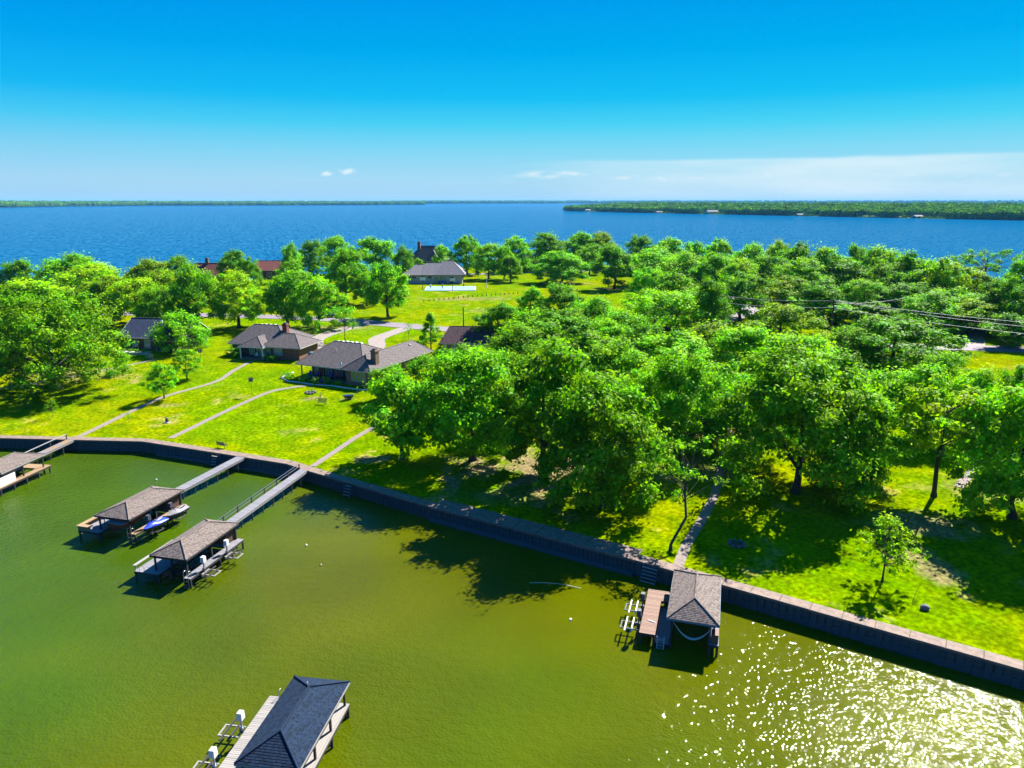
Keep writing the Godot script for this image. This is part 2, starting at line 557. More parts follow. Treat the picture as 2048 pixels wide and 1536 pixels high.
func build_ground() -> void:
	# the lawn: grass tone, dry patches and bare soil, one texel about a third of a metre
	var n := 1024
	var x0 := -160.0
	var z0 := -350.0
	var span := 330.0
	var a := FastNoiseLite.new(); a.seed = 41; a.frequency = 0.012; a.fractal_octaves = 5
	var b := FastNoiseLite.new(); b.seed = 42; b.frequency = 0.09; b.fractal_octaves = 4; b.fractal_gain = 0.65
	var c := FastNoiseLite.new(); c.seed = 43; c.frequency = 0.035; c.fractal_octaves = 5; c.fractal_gain = 0.62
	var da := a.get_image(n, n, false, false, false).get_data()
	var db := b.get_image(n, n, false, false, false).get_data()
	var dc := c.get_image(n, n, false, false, false).get_data()
	# bare places: x, z, radius x, radius z, strength
	var bare := [[4, -79, 11, 6, 1.0], [13, -82, 9, 6, 0.8], [20, -76, 7, 4, 0.55], [-1, -72, 6, 3, 0.4], [-17.5, -83, 3.2, 1.3, 0.8], [39, -63, 7, 3, 0.75], [36, -56, 2.2, 4.5, 0.7], [50, -70, 7, 4, 0.45], [17, -252, 10, 4, 0.9], [33, -236, 9, 3, 0.8], [-12, -212, 16, 5, 0.5], [-5, -190, 8, 4, 0.35], [-52, -106, 3, 1.5, 0.5], [-31, -108, 2, 1.2, 0.7], [-40, -165, 12, 5, 0.45], [-75, -122, 12, 5, 0.5], [27, -88, 9, 5, 0.7], [-25.6, -107, 1.8, 1, 0.8], [-13.3, -82.9, 1.2, 0.8, 0.8], [56, -80, 6, 4, 0.5]]
	var data := PackedByteArray()
	data.resize(n * n * 3)
	var grass := Vector3(0.135, 0.245, 0.0)
	var yellow := Vector3(0.225, 0.25, 0.0)
	var green := Vector3(0.062, 0.19, 0.0)
	var dry := Vector3(0.34, 0.24, 0.08)
	var earth := Vector3(0.29, 0.19, 0.12)
	var near := []
	for k in 16 * 16:
		near.append([])
	for q in bare:
		for cy in 16:
			for cx in 16:
				var bx := x0 + (cx + 0.5) / 16 * span
				var bz := z0 + (cy + 0.5) / 16 * span
				if absf(bx - q[0]) < q[2] * 1.6 + 12.0 and absf(bz - q[1]) < q[3] * 1.6 + 12.0:
					near[cy * 16 + cx].append(q)
	var j := 0
	for y in n:
		var z := z0 + (y + 0.5) / n * span
		for x in n:
			var i := y * n + x
			var va := da[i] / 255.0
			var vb := db[i] / 255.0
			var vc := dc[i] / 255.0
			var g := grass.lerp(yellow, clampf((va - 0.36) * 2.6 + (vb - 0.5) * 2.0, 0, 0.9))
			g = g.lerp(green, clampf((0.46 - vc) * 2.6 + (vb - 0.55) * 1.2, 0, 0.75))
			if vc > 0.66:
				g = g.lerp(dry, clampf((vc - 0.66) * 3.0 + (vb - 0.5) * 1.4, 0, 0.45))
			var cell: Array = near[(y * 16 / n) * 16 + x * 16 / n]
			if cell.size():
				var px := x0 + (x + 0.5) / n * span
				for q in cell:
					var e: float = sqrt(pow((px - q[0]) / q[2], 2) + pow((z - q[1]) / q[3], 2))
					if e < 1.6:
						g = g.lerp(earth, 0.8 * q[4] * clampf((0.95 - e) * 1.8 + (vc - 0.5) * 3.0 + (vb - 0.5) * 2.4, 0, 1))
			g *= 0.55 + 1.1 * vb
			data[j] = int(pow(clampf(g.x, 0, 1), 0.4545) * 255)
			data[j + 1] = int(pow(clampf(g.y, 0, 1), 0.4545) * 255)
			data[j + 2] = int(pow(clampf(g.z, 0, 1), 0.4545) * 255)
			j += 3
	var m := StandardMaterial3D.new()
	m.resource_name = "lawn"
	m.albedo_texture = ImageTexture.create_from_image(Image.create_from_data(n, n, false, Image.FORMAT_RGB8, data))
	m.roughness = 1.0
	m.metallic_specular = 0.0
	m.detail_enabled = true
	m.detail_blend_mode = BaseMaterial3D.BLEND_MODE_MUL
	m.detail_uv_layer = BaseMaterial3D.DETAIL_UV_2
	m.detail_albedo = noise_image(512, 0.05, 5, 44, 0.5, 1.0)
	m.uv2_scale = Vector3.ONE / 17.0
	mats["lawn"] = m
	var v := PackedVector3Array()
	var nn := PackedVector3Array()
	var uv := PackedVector2Array()
	var uv2 := PackedVector2Array()
	var ix := PackedInt32Array()
	var xs := []
	var x := -300.0
	while x < 150.0:
		xs.append(x)
		x += 2.0 if x > -90 and x < 70 else 5.0
	xs.append(150.0)
	for k in range(1, 26):
		xs.append(150.0 + k * 10.0)
	var rows := 110
	for xx in xs:
		var zf := along(WALL, xx) - 0.45
		var zb := along(SHORE, xx) - 8.0
		for r in rows:
			var t := pow(float(r) / (rows - 1), 1.25)
			var z := lerpf(zf, zb, t)
			v.append(Vector3(xx, ground_at(xx, z), z))
			nn.append(Vector3(ground_at(xx - 0.5, z) - ground_at(xx + 0.5, z), 1.0, ground_at(xx, z - 0.5) - ground_at(xx, z + 0.5)).normalized())
			uv.append(Vector2((xx - x0) / span, (z - z0) / span))
			uv2.append(Vector2(xx, z))
	for i in xs.size() - 1:
		for r in rows - 1:
			var p := i * rows + r
			var q := p + rows
			ix.append_array(PackedInt32Array([p, q + 1, q, p, p + 1, q + 1]))
	var arr := []
	arr.resize(Mesh.ARRAY_MAX)
	arr[Mesh.ARRAY_VERTEX] = v
	arr[Mesh.ARRAY_NORMAL] = nn
	arr[Mesh.ARRAY_TEX_UV] = uv
	arr[Mesh.ARRAY_TEX_UV2] = uv2
	arr[Mesh.ARRAY_INDEX] = ix
	var mesh := ArrayMesh.new()
	mesh.add_surface_from_arrays(Mesh.PRIMITIVE_TRIANGLES, arr)
	part(self, "lawn_ground", mesh, m).set_meta("kind", "structure")

func ribbon(called: String, pts: Array, width: float, m: Material, lift := 0.05) -> void:
	var curve := Curve3D.new()
	for i in pts.size():
		var a := Vector3(pts[maxi(i - 1, 0)][0], 0, pts[maxi(i - 1, 0)][1])
		var c := Vector3(pts[mini(i + 1, pts.size() - 1)][0], 0, pts[mini(i + 1, pts.size() - 1)][1])
		var t := (c - a) * 0.16
		curve.add_point(Vector3(pts[i][0], 0, pts[i][1]), -t, t)
	var steps := int(curve.get_baked_length() / 0.8)
	var mb := MB.new()
	var last := []
	for i in steps + 1:
		var d := curve.get_baked_length() * i / steps
		var p := curve.sample_baked(d, true)
		var q := curve.sample_baked(minf(d + 0.2, curve.get_baked_length()), true) - curve.sample_baked(maxf(d - 0.2, 0.0), true)
		var side := Vector3(-q.z, 0, q.x).normalized() * width / 2
		var ring := []
		for k in 5:
			var e := p + side * (k / 2.0 - 1.0)
			ring.append(Vector3(e.x, ground_at(e.x, e.z) + lift, e.z))
		if last:
			for k in 4:
				mb.quad(last[k], last[k + 1], ring[k + 1], ring[k])
			for k in [0, 4]:
				var dn := Vector3(0, -0.25, 0)
				if k == 0:
					mb.quad(last[0] + dn, last[0], ring[0], ring[0] + dn)
				else:
					mb.quad(last[4], last[4] + dn, ring[4] + dn, ring[4])
		last = ring
	struct(called, mb, m)

func build_paths() -> void:
	ribbon("footpath", [[-58.0, -91.6], [-56.5, -103.0], [-54.6, -110.2], [-49.8, -117.6], [-49.1, -124.0], [-48.2, -130.5]], 0.85, mats["path"])
	ribbon("footpath", [[-45.4, -91.4], [-42.7, -101.5], [-39.1, -110.8], [-36.2, -113.4], [-32.4, -115.0]], 0.85, mats["path"])
	ribbon("footpath", [[-23.7, -80.9], [-22.2, -85.8], [-20.2, -91.6], [-17.0, -97.5], [-14.0, -102.0]], 0.8, mats["path"])
	ribbon("footpath", [[14.3, -56.6], [16.0, -60.6], [18.6, -65.4], [21.3, -70.9], [23.6, -77.0], [26.5, -86.0], [30.0, -98.0]], 0.9, mats["path"])
	ribbon("footpath", [[46.5, -70.5], [52.3, -76.2], [56.0, -79.4], [60.0, -84.0]], 0.95, mats["path"])
	ribbon("footpath", [[-93.0, -112.5], [-85.0, -114.0], [-76.0, -121.0], [-70.5, -127.0], [-66.5, -132.0]], 0.7, mats["path"])
	ribbon("road", [[-160.0, -190.0], [-100.0, -186.0], [-62.0, -181.0], [-44.0, -176.5], [-31.0, -170.3], [-17.0, -163.5], [-4.0, -159.0], [20.0, -153.0], [50.0, -147.0], [95.0, -138.0], [180.0, -126.0]], 5.4, mats["asphalt"], 0.06)
	ribbon("road", [[-62.0, -292.0], [-30.0, -286.0], [-8.0, -285.0], [10.0, -292.0], [40.0, -296.0], [62.0, -262.0], [66.0, -215.0], [62.0, -188.0], [48.0, -168.0], [38.0, -151.0]], 4.6, mats["asphalt"], 0.05)
	ribbon("driveway", [[-27.4, -137.5], [-27.3, -144.0], [-28.6, -152.0], [-25.4, -161.5], [-23.0, -166.0]], 3.4, mats["drive"], 0.045)
	ribbon("driveway", [[-38.6, -140.5], [-41.5, -150.0], [-40.5, -157.5], [-37.0, -166.0], [-35.0, -171.0]], 3.6, mats["drive"], 0.045)
	ribbon("driveway", [[90.0, -139.5], [95.0, -147.0], [99.0, -154.0], [108.0, -163.0]], 4.6, mats["drive"], 0.045)

func build_seawall() -> void:
	var w := thing("seawall", "long concrete capped seawall running along the whole waterfront lawn", "seawall")
	# corrugated facing, 2.4 m wide, and a cast cap over it; each panel and slab a piece of its own
	var pl := 2.4
	var rib := MB.new()
	var k := 0.0
	while k < pl - 0.01:
		var q := [[k, 0.0], [k + 0.14, 0.0], [k + 0.2, 0.11], [k + 0.34, 0.11], [k + 0.4, 0.0]]
		for i in 4:
			rib.quad(Vector3(q[i][0], -1.5, q[i][1]), Vector3(q[i + 1][0], -1.5, q[i + 1][1]), Vector3(q[i + 1][0], 1.36, q[i + 1][1]), Vector3(q[i][0], 1.36, q[i][1]))
		k += 0.4
	rib.box(Vector3(0, -1.5, -0.3), Vector3(pl, 1.36, -0.02))
	var rib_mesh := rib.mesh()
	var blk := MB.new()
	for i in 4:
		for r in 4:
			var o := 0.3 if r % 2 else 0.0
			blk.box(Vector3(i * 0.6 + 0.01 + o * 0.5, -1.4 + r * 0.69, -0.2), Vector3(i * 0.6 + 0.585, -1.4 + r * 0.69 + 0.67, 0.05 + 0.03 * ((i * 3 + r * 5) % 4)))
	blk.box(Vector3(0, -1.5, -0.3), Vector3(pl, 1.36, -0.01))
	var blk_mesh := blk.mesh()
	var slab := MB.new()
	bevel_slab(slab, pl - 0.02, 0.2, -1.05, 0.16)
	var slab_mesh := slab.mesh()
	var wide := MB.new()
	bevel_slab(wide, pl - 0.02, 0.24, -2.0, 0.24)
	var wide_mesh := wide.mesh()
	var ledge := MB.new()
	bevel_slab(ledge, pl, 0.3, -0.1, 0.5)
	var ledge_mesh := ledge.mesh()
	for i in range(0, WALL.size() - 1):
		var a := Vector3(WALL[i][0], 0, WALL[i][1])
		var b := Vector3(WALL[i + 1][0], 0, WALL[i + 1][1])
		if i == 0:
			a = a.lerp(b, 0.72)
		if i == WALL.size() - 2:
			b = a.lerp(b, 0.35)
		var count := maxi(1, roundi(a.distance_to(b) / pl))
		var step := a.distance_to(b) / count
		var turn := -atan2(b.z - a.z, b.x - a.x)
		for j in count:
			var p := a.lerp(b, float(j) / count)
			var mid := p.x
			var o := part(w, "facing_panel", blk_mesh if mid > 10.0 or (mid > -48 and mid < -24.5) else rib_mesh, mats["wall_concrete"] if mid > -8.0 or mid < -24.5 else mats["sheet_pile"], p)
			o.rotation.y = turn
			o.scale.x = step / pl
			var is_wide := mid > -9.0 and mid < 9.0
			var s := part(w, "cap_slab", wide_mesh if is_wide else slab_mesh, mats["concrete"], p + Vector3(0, 1.3 + 0.012 * sin(mid * 2.7), 0))
			s.rotation.y = turn
			s.scale.x = step / pl
			if is_wide or (mid > -47 and mid < -27):
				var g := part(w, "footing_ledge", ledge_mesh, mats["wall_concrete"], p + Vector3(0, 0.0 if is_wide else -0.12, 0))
				g.rotation.y = turn
				g.scale.x = step / pl * 1.001

func bevel_slab(mb: MB, lx: float, hy: float, z0: float, z1: float) -> void:
	var e := 0.03
	mb.hexa([Vector3(0, 0, z1), Vector3(lx, 0, z1), Vector3(lx, 0, z0), Vector3(0, 0, z0)], [Vector3(0, hy - e, z1), Vector3(lx, hy - e, z1), Vector3(lx, hy - e, z0), Vector3(0, hy - e, z0)])
	mb.hexa([Vector3(0, hy - e, z1), Vector3(lx, hy - e, z1), Vector3(lx, hy - e, z0), Vector3(0, hy - e, z0)], [Vector3(e, hy, z1 - e), Vector3(lx - e, hy, z1 - e), Vector3(lx - e, hy, z0 + e), Vector3(e, hy, z0 + e)])

# label, kind, x, z, height, crown width, leaf tone, group
const GROUPS := ["trees of the waterfront grove", "trees of the wooded strip between the road and the waterfront", "trees of the wood along the lake on the right", "", "trees around the park lawn", "trees on the left between the houses and the lake", "young trees planted on the lawns"]
const TREES := [
	["slim shade tree with bare trunk at the grove corner nearest the concrete path", "broad_tree", -13.3, -83.1, 10.3, 9.0, 0, 0],
	["second tree along the grove waterfront, dark trunk, right of the slim corner tree", "broad_tree", -4.7, -82.0, 13.2, 12.7, 0, 0],
	["third waterfront grove tree with pale trunk base on bare dappled soil", "broad_tree", 3.4, -76.0, 15.3, 12.3, 1, 0],
	["bushy tree whose drooping crown reaches the grass just behind the wide seawall slab", "drooping_tree", 9.2, -68.6, 14.0, 11.5, 1, 0],
	["tall narrow tree in the grove left of the footpath behind the drooping tree", "broad_tree", 18.9, -79.3, 12.5, 9.7, 0, 0],
	["dark thick trunked tree beside the footpath at the centre of the grove", "broad_tree", 25.9, -79.6, 8.9, 8.6, 0, 0],
	["huge spreading tree at the middle of the right lawn, largest crown of the grove", "drooping_tree", 29.7, -70.6, 14.9, 13.8, 1, 0],
	["dense tree touching the right side of the huge spreading tree", "drooping_tree", 35.6, -71.3, 10.4, 8.8, 1, 0],
	["tree with tall bare trunk and small yellow green umbrella crown on the right lawn", "umbrella_tree", 43.0, -68.7, 10.9, 6.3, 2, 0],
	["large tree cut by the right picture edge at the waterfront lawn", "drooping_tree", 47.7, -63.8, 13.5, 11.2, 1, 0],
	["crown between the two topmost crowns and the heart of the strip", "broad_tree", 10.6, -130.9, 9, 10.1, 1, 1],
	["pale crown at the right shoulder of the wooded strip beside the dark one", "broad_tree", 16.1, -120.9, 9, 9.4, 1, 1],
	["crown wedged between the vase shaped tree and the heart of the strip", "broad_tree", 21.6, -116.3, 8.5, 9.0, 0, 1],
	["low crown behind the road end tree at the left of the strip", "broad_tree", 3.3, -132.5, 8.5, 10.2, 1, 1],
	["small leafy tree standing against the right wall of the chimney house", "broad_tree", -18.7, -106.0, 5, 5.7, 0, 1],
	["broad tree hiding the lower half of the striped roof cottage", "broad_tree", -11.6, -100.5, 8, 8.6, 0, 1],
	["grove tree directly right of the striped roof cottage", "broad_tree", -6.4, -102.0, 9, 10.2, 1, 1],
	["tree whose crown overlaps the road end beside the lone utility pole", "broad_tree", -2.8, -140.1, 9, 10.3, 0, 1],
	["topmost small crown of the wooded strip, nearest the row of lawn posts", "broad_tree", 4.1, -164.7, 9, 7.1, 0, 1],
	["bright topmost crown of the wooded strip below the round lawn oak", "broad_tree", 11.2, -165.8, 9.5, 10.6, 0, 1],
	["crown at the upper edge of the wooded strip, one right of its top", "broad_tree", 16.8, -146.4, 9, 11.2, 0, 1],
	["dark crown at the upper right shoulder of the wooded strip", "broad_tree", 20.2, -127.2, 9, 9.4, 0, 1],
	["full crown in the upper middle of the wooded strip below its top", "broad_tree", 7.2, -127.5, 9, 13.4, 0, 1],
	["crown behind the striped roof cottage, second from the road end", "broad_tree", 0.9, -113.6, 9, 11.2, 1, 1],
	["wide crown in the heart of the wooded strip, above the third waterfront tree", "broad_tree", 10.5, -106.3, 9, 12.0, 1, 1],
	["light green crown in the heart of the wooded strip left of the vase shaped tree", "broad_tree", 15.7, -101.3, 9, 10.8, 1, 1],
	["crown rising behind the second waterfront grove tree", "broad_tree", 1.4, -93.2, 9.5, 10.0, 1, 1],
	["crown directly below the vase shaped tree", "broad_tree", 24.9, -110.5, 8.5, 11.7, 1, 1],
	["yellow green crown right below the vase shaped tree", "broad_tree", 33.6, -121.3, 8, 10.3, 2, 1],
	["crown below the round tree that stands by the road bend", "broad_tree", 37.0, -113.2, 9, 11.2, 1, 1],
	["pale domed crown with greyish twigs left of the utility poles", "broad_tree", 48.9, -130.2, 10, 13.7, 2, 1],
	["thin twiggy crown below the pole with the transformer", "broad_tree", 49.3, -112.7, 8, 7.6, 2, 1],
	["large dark domed crown below the overhead wires, widest of the wooded strip", "broad_tree", 60.3, -112.2, 10.5, 17.8, 0, 1],
	["crown between the twiggy tree and the wide dark dome", "broad_tree", 53.1, -111.9, 9, 9.5, 1, 1],
	["crown under the wires left of the right hand driveway", "broad_tree", 57.1, -93.6, 9, 8.0, 1, 1],
	["crown just below the paved driveway on the right", "broad_tree", 55.3, -82.8, 9, 7.7, 1, 1],
	["crown at the right picture edge below the driveway", "broad_tree", 62.4, -85.9, 9, 6.8, 1, 1],
	["crown tucked above the umbrella crowned tree", "broad_tree", 45.9, -86.0, 8, 8.0, 1, 1],
	["crown between the umbrella crowned tree and the edge tree", "broad_tree", 50.0, -84.3, 9, 8.5, 1, 1],
	["crown behind the tall narrow grove tree", "broad_tree", 16.9, -86.1, 9, 9.3, 1, 1],
	["deep green crown behind the trunk beside the footpath", "broad_tree", 26.3, -88.1, 9, 10.1, 0, 1],
	["tree behind the huge spreading tree, its dome showing above", "broad_tree", 41.7, -103.2, 9.5, 12.4, 1, 1],
	["crown above the dense tree beside the huge one", "broad_tree", 42.8, -90.9, 9, 9.7, 0, 1],
	["vase shaped multi stemmed tree standing clear at the edge of the park lawn", "vase_tree", 31.7, -151.4, 9.8, 15.8, 1, 1],
	["round dark tree by the road bend right of the park lawn", "broad_tree", 54.5, -171.3, 11.4, 13.6, 0, 1],
	["first tree from the left in the lake edge row, right hand wood", "broad_tree", 27.8, -313.7, 14.5, 15.4, 0, 2],
	["second tree from the left in the lake edge row, right hand wood", "broad_tree", 38.0, -313.7, 14.5, 15.4, 2, 2],
	["third tree from the left in the lake edge row, right hand wood", "broad_tree", 50.1, -286.6, 14.5, 12.5, 0, 2],
	["fourth tree from the left in the lake edge row, right hand wood", "broad_tree", 55.3, -263.7, 14.5, 14.4, 1, 2],
	["fifth tree from the left in the lake edge row, right hand wood", "broad_tree", 60.0, -238.2, 14.5, 11.7, 0, 2],
	["sixth tree from the left in the lake edge row, right hand wood", "broad_tree", 73.5, -260.2, 14.5, 11.0, 1, 2],
	["seventh tree from the left in the lake edge row, right hand wood", "broad_tree", 74.0, -227.2, 14.5, 11.5, 0, 2],
	["eighth tree from the left in the lake edge row, right hand wood", "broad_tree", 88.2, -244.1, 14.5, 9.7, 2, 2],
	["ninth tree from the left in the lake edge row, right hand wood", "broad_tree", 88.8, -229.9, 14.5, 12.6, 0, 2],
	["tenth tree from the left in the lake edge row, right hand wood", "broad_tree", 89.9, -210.3, 14.5, 13.3, 1, 2],
	["eleventh tree from the left in the lake edge row, right hand wood", "broad_tree", 104.5, -222.1, 14.5, 8.2, 0, 2],
	["twelfth tree from the left in the lake edge row, right hand wood", "broad_tree", 105.9, -210.3, 14.5, 13.3, 1, 2],
	["thirteenth tree from the left in the lake edge row, right hand wood", "broad_tree", 102.7, -186.3, 14.5, 11.8, 0, 2],
	["fourteenth tree from the left in the lake edge row, right hand wood", "broad_tree", 101.5, -171.6, 14.5, 10.7, 2, 2],
	["fifteenth tree from the left in the lake edge row, right hand wood", "broad_tree", 116.2, -165.8, 14.5, 8.0, 0, 2],
	["first tree from the left in the row second from the lake, right hand wood", "broad_tree", 46.4, -244.9, 12, 18.5, 0, 2],
	["second tree from the left in the row second from the lake, right hand wood", "broad_tree", 52.5, -223.8, 12, 16.9, 1, 2],
	["third tree from the left in the row second from the lake, right hand wood", "broad_tree", 61.1, -219.6, 12, 12.7, 0, 2],
	["fourth tree from the left in the row second from the lake, right hand wood", "broad_tree", 63.9, -204.1, 12, 12.9, 2, 2],
	["fifth tree from the left in the row second from the lake, right hand wood", "broad_tree", 75.2, -211.6, 12, 14.5, 0, 2],
	["sixth tree from the left in the row second from the lake, right hand wood", "broad_tree", 80.6, -200.6, 12, 15.2, 1, 2],
	["seventh tree from the left in the row second from the lake, right hand wood", "broad_tree", 94.5, -207.8, 12, 17.1, 0, 2],
	["eighth tree from the left in the row second from the lake, right hand wood", "broad_tree", 97.0, -187.6, 12, 14.5, 1, 2],
	["ninth tree from the left in the row second from the lake, right hand wood", "broad_tree", 100.9, -176.2, 12, 14.6, 0, 2],
	["tenth tree from the left in the row second from the lake, right hand wood", "broad_tree", 108.9, -173.5, 12, 12.6, 2, 2],
	["eleventh tree from the left in the row second from the lake, right hand wood", "broad_tree", 105.5, -154.1, 12, 11.2, 0, 2],
	["first tree from the left in the row third from the lake, right hand wood", "broad_tree", 33.7, -178.1, 12, 11.1, 0, 2],
	["second tree from the left in the row third from the lake, right hand wood", "broad_tree", 37.9, -164.2, 12, 12.5, 1, 2],
	["third tree from the left in the row third from the lake, right hand wood", "broad_tree", 41.5, -152.3, 12, 9.5, 0, 2],
	["fourth tree from the left in the row third from the lake, right hand wood", "broad_tree", 66.9, -178.5, 9.4, 13.8, 2, 2],
	["fifth tree from the left in the row third from the lake, right hand wood", "broad_tree", 74.0, -172.3, 9.3, 14.3, 0, 2],
	["sixth tree from the left in the row third from the lake, right hand wood", "broad_tree", 82.1, -168.6, 9.9, 14.2, 1, 2],
	["seventh tree from the left in the row third from the lake, right hand wood", "broad_tree", 90.4, -166.3, 9.3, 15.0, 0, 2],
	["eighth tree from the left in the row third from the lake, right hand wood", "broad_tree", 97.8, -161.5, 8.7, 14.6, 1, 2],
	["ninth tree from the left in the row third from the lake, right hand wood", "broad_tree", 104.2, -157.0, 7.9, 14.2, 0, 2],
	["tenth tree from the left in the row third from the lake, right hand wood", "broad_tree", 109.7, -153.3, 7.3, 11.7, 2, 2],
	["first tree from the left in the front row behind the wires, right hand wood", "broad_tree", 68.0, -172.4, 6.0, 10.8, 1, 2],
	["second tree from the left in the front row behind the wires, right hand wood", "broad_tree", 74.6, -166.6, 5.8, 11.6, 0, 2],
	["third tree from the left in the front row behind the wires, right hand wood", "broad_tree", 81.6, -161.8, 6.0, 12.4, 1, 2],
	["fourth tree from the left in the front row behind the wires, right hand wood", "broad_tree", 89.1, -153.7, 8.6, 12.8, 0, 2],
	["fifth tree from the left in the front row behind the wires, right hand wood", "broad_tree", 98.3, -153.5, 7.3, 12.3, 2, 2],
	["sixth tree from the left in the front row behind the wires, right hand wood", "broad_tree", 98.1, -139.7, 6.3, 9.8, 0, 2],
	["sparse tree with open clumps against the glittering lake at the far right", "open_tree", 167.5, -257.8, 11, 20.3, 0, 3],
	["large round oak with crown almost to the ground on the park lawn", "drooping_tree", 17.1, -252.8, 11.0, 17.7, 0, 4],
	["dark trunked tree with leaning crown right of the round lawn oak", "broad_tree", 33.1, -235.1, 13.4, 13.7, 0, 4],
	["tree behind the lawn oak, pale green, near the far road", "broad_tree", 29.9, -282.9, 11.3, 11.6, 1, 4],
	["small tidy lawn tree with short trunk between the white building and the oak", "broad_tree", -0.5, -256.1, 8.9, 8.1, 1, 4],
	["bright tree with straight trunk left of the small tidy lawn tree", "broad_tree", -8.6, -266.2, 12.4, 11.3, 1, 4],
	["tall dark tree with forked trunks right behind the white building", "broad_tree", -17.5, -282.9, 14.7, 13.5, 0, 4],
	["yellowish tree between the steep roofed house and the tall forked tree", "broad_tree", -27.4, -287.6, 11, 7.9, 1, 4],
	["lakeside crown behind the brick house with the grey roof", "broad_tree", 1.2, -293.2, 14, 12.4, 0, 4],
	["wide lakeside crown right of the brick house with the grey roof", "broad_tree", 14.0, -304.1, 14.5, 17.0, 0, 4],
	["crown behind the bright straight trunked tree", "broad_tree", -2.9, -264.3, 12, 8.3, 1, 4],
	["massive oak with low spreading limbs at the left lawn, thick dark trunk", "massive_oak", -74.4, -114.3, 15.5, 21.3, 1, 5],
	["oak at the left picture edge beside the massive oak", "massive_oak", -85.9, -115.3, 11.2, 12.2, 1, 5],
	["dark lakeside tree at the left picture edge", "broad_tree", -145.4, -214.4, 11, 11.5, 0, 5],
	["dark double lakeside tree rising highest on the far left", "broad_tree", -129.8, -215.3, 12.5, 19.2, 0, 5],
	["lighter tree in front of the dark double lakeside tree", "broad_tree", -115.7, -199.0, 11, 19.2, 2, 5],
	["tree just left of the gap where the lake shows above a sloping roof", "broad_tree", -96.6, -173.9, 11, 13.2, 2, 5],
	["tree in front of the sloping roof near the lake on the left", "broad_tree", -105.0, -209.9, 11.5, 13.7, 2, 5],
	["small dark lakeside dome left of the far brick roofs", "broad_tree", -104.4, -227.7, 11, 10.0, 0, 5],
	["dark lakeside tree above the blue roofed house and left of the brick house", "broad_tree", -91.5, -238.9, 12, 10.2, 0, 5],
	["dark lakeside tree touching the left gable of the brick house", "broad_tree", -81.6, -225.6, 11, 7.4, 0, 5],
	["tree behind the massive oak, its crown showing at upper left", "broad_tree", -108.4, -163.4, 11, 17.0, 2, 5],
	["tree behind the blue roofed house, left of the dark shaded tree", "broad_tree", -88.7, -169.8, 10.5, 12.9, 2, 5],
	["low tree filling the gap behind the blue roofed house", "broad_tree", -78.5, -159.5, 10, 10.0, 1, 5],
	["slender lakeside tree left of the three tall crowns above the brick house", "broad_tree", -77.3, -256.2, 13, 7.7, 0, 5],
	["middle one of the three tall lakeside crowns above the brick house", "broad_tree", -73.5, -269.3, 13.5, 10.7, 0, 5],
	["highest of the three tall lakeside crowns above the brick house", "broad_tree", -69.8, -289.1, 14, 14.2, 0, 5],
	["small tree standing in front of the brick house", "broad_tree", -72.0, -239.9, 9, 9.9, 1, 5],
	["tall dark crown left of the steep roofed house by the lake", "broad_tree", -55.3, -297.6, 13, 17.5, 0, 5],
	["narrow dark crown touching the steep roofed house", "broad_tree", -38.3, -258.4, 12, 8.1, 0, 5],
	["low green tree below the steep roofed house", "broad_tree", -35.3, -269.2, 7, 6.6, 1, 5],
	["deep green shaded tree with straight trunk behind the blue roofed house", "broad_tree", -70.2, -159.9, 14.6, 10.5, 0, 5],
	["pale feathery tree with two trunks between the dark tree and the porch house", "broad_tree", -63.0, -165.0, 12.6, 12.6, 2, 5],
	["left one of the twin full trees behind the porch house", "broad_tree", -51.5, -164.9, 12.7, 10.9, 0, 5],
	["right one of the twin full trees behind the porch house", "broad_tree", -44.2, -163.6, 12.0, 11.3, 0, 5],
	["tall tree behind the twin trees beside the road bend", "broad_tree", -46.8, -204.5, 14.8, 12.9, 0, 5],
	["lawn tree with a thick trunk right of the road bend", "broad_tree", -31.1, -180.1, 13.2, 10.9, 0, 5],
	["thin trunked tree beside the thick trunked lawn tree", "broad_tree", -40.0, -198.7, 9.2, 8.2, 1, 5],
	["wispy willow like young tree behind the chimney house", "sparse_tree", -35.0, -149.2, 6.1, 5.0, 1, 6],
	["thin staked sapling beside the pale driveway", "sparse_tree", -21.8, -150.2, 3.9, 1.7, 1, 6],
	["conical young cypress right of the pale driveway", "cypress_tree", -15.6, -136.9, 7.7, 4.8, 1, 6],
	["small full tree beside the left footpath casting a shadow over it", "young_tree", -54.4, -109.2, 5.4, 4.0, 0, 6],
	["small round topped tree up the slope from the path side tree", "young_tree", -55.2, -119.4, 5.1, 4.1, 1, 6],
	["rounded dense tree in front of the blue roofed house", "round_tree", -65.3, -140.0, 7.1, 8.2, 0, 6],
	["thin sapling on the far left lawn below the massive oak", "sparse_tree", -66.4, -100.2, 2.8, 1.7, 1, 6],
	["tiny bare stemmed sapling right of the left footpath", "sparse_tree", -54.3, -98.1, 1.7, 0.9, 1, 6],
	["yellow green airy young tree on the sunlit right lawn near the seawall", "airy_tree", 30.5, -53.8, 5.9, 4.6, 2, 6],
	["crooked leaning tree with bare stem beside the grove footpath", "leaning_tree", 14.3, -59.6, 9.5, 4.4, 1, 6],
]

# ------------------------------------------------------------------ trees
var kinds := {}

func profile(p: Array, t: float) -> float:
	var f := t * (p.size() - 1)
	var i := mini(int(f), p.size() - 2)
	return lerpf(p[i], p[i + 1], f - i)

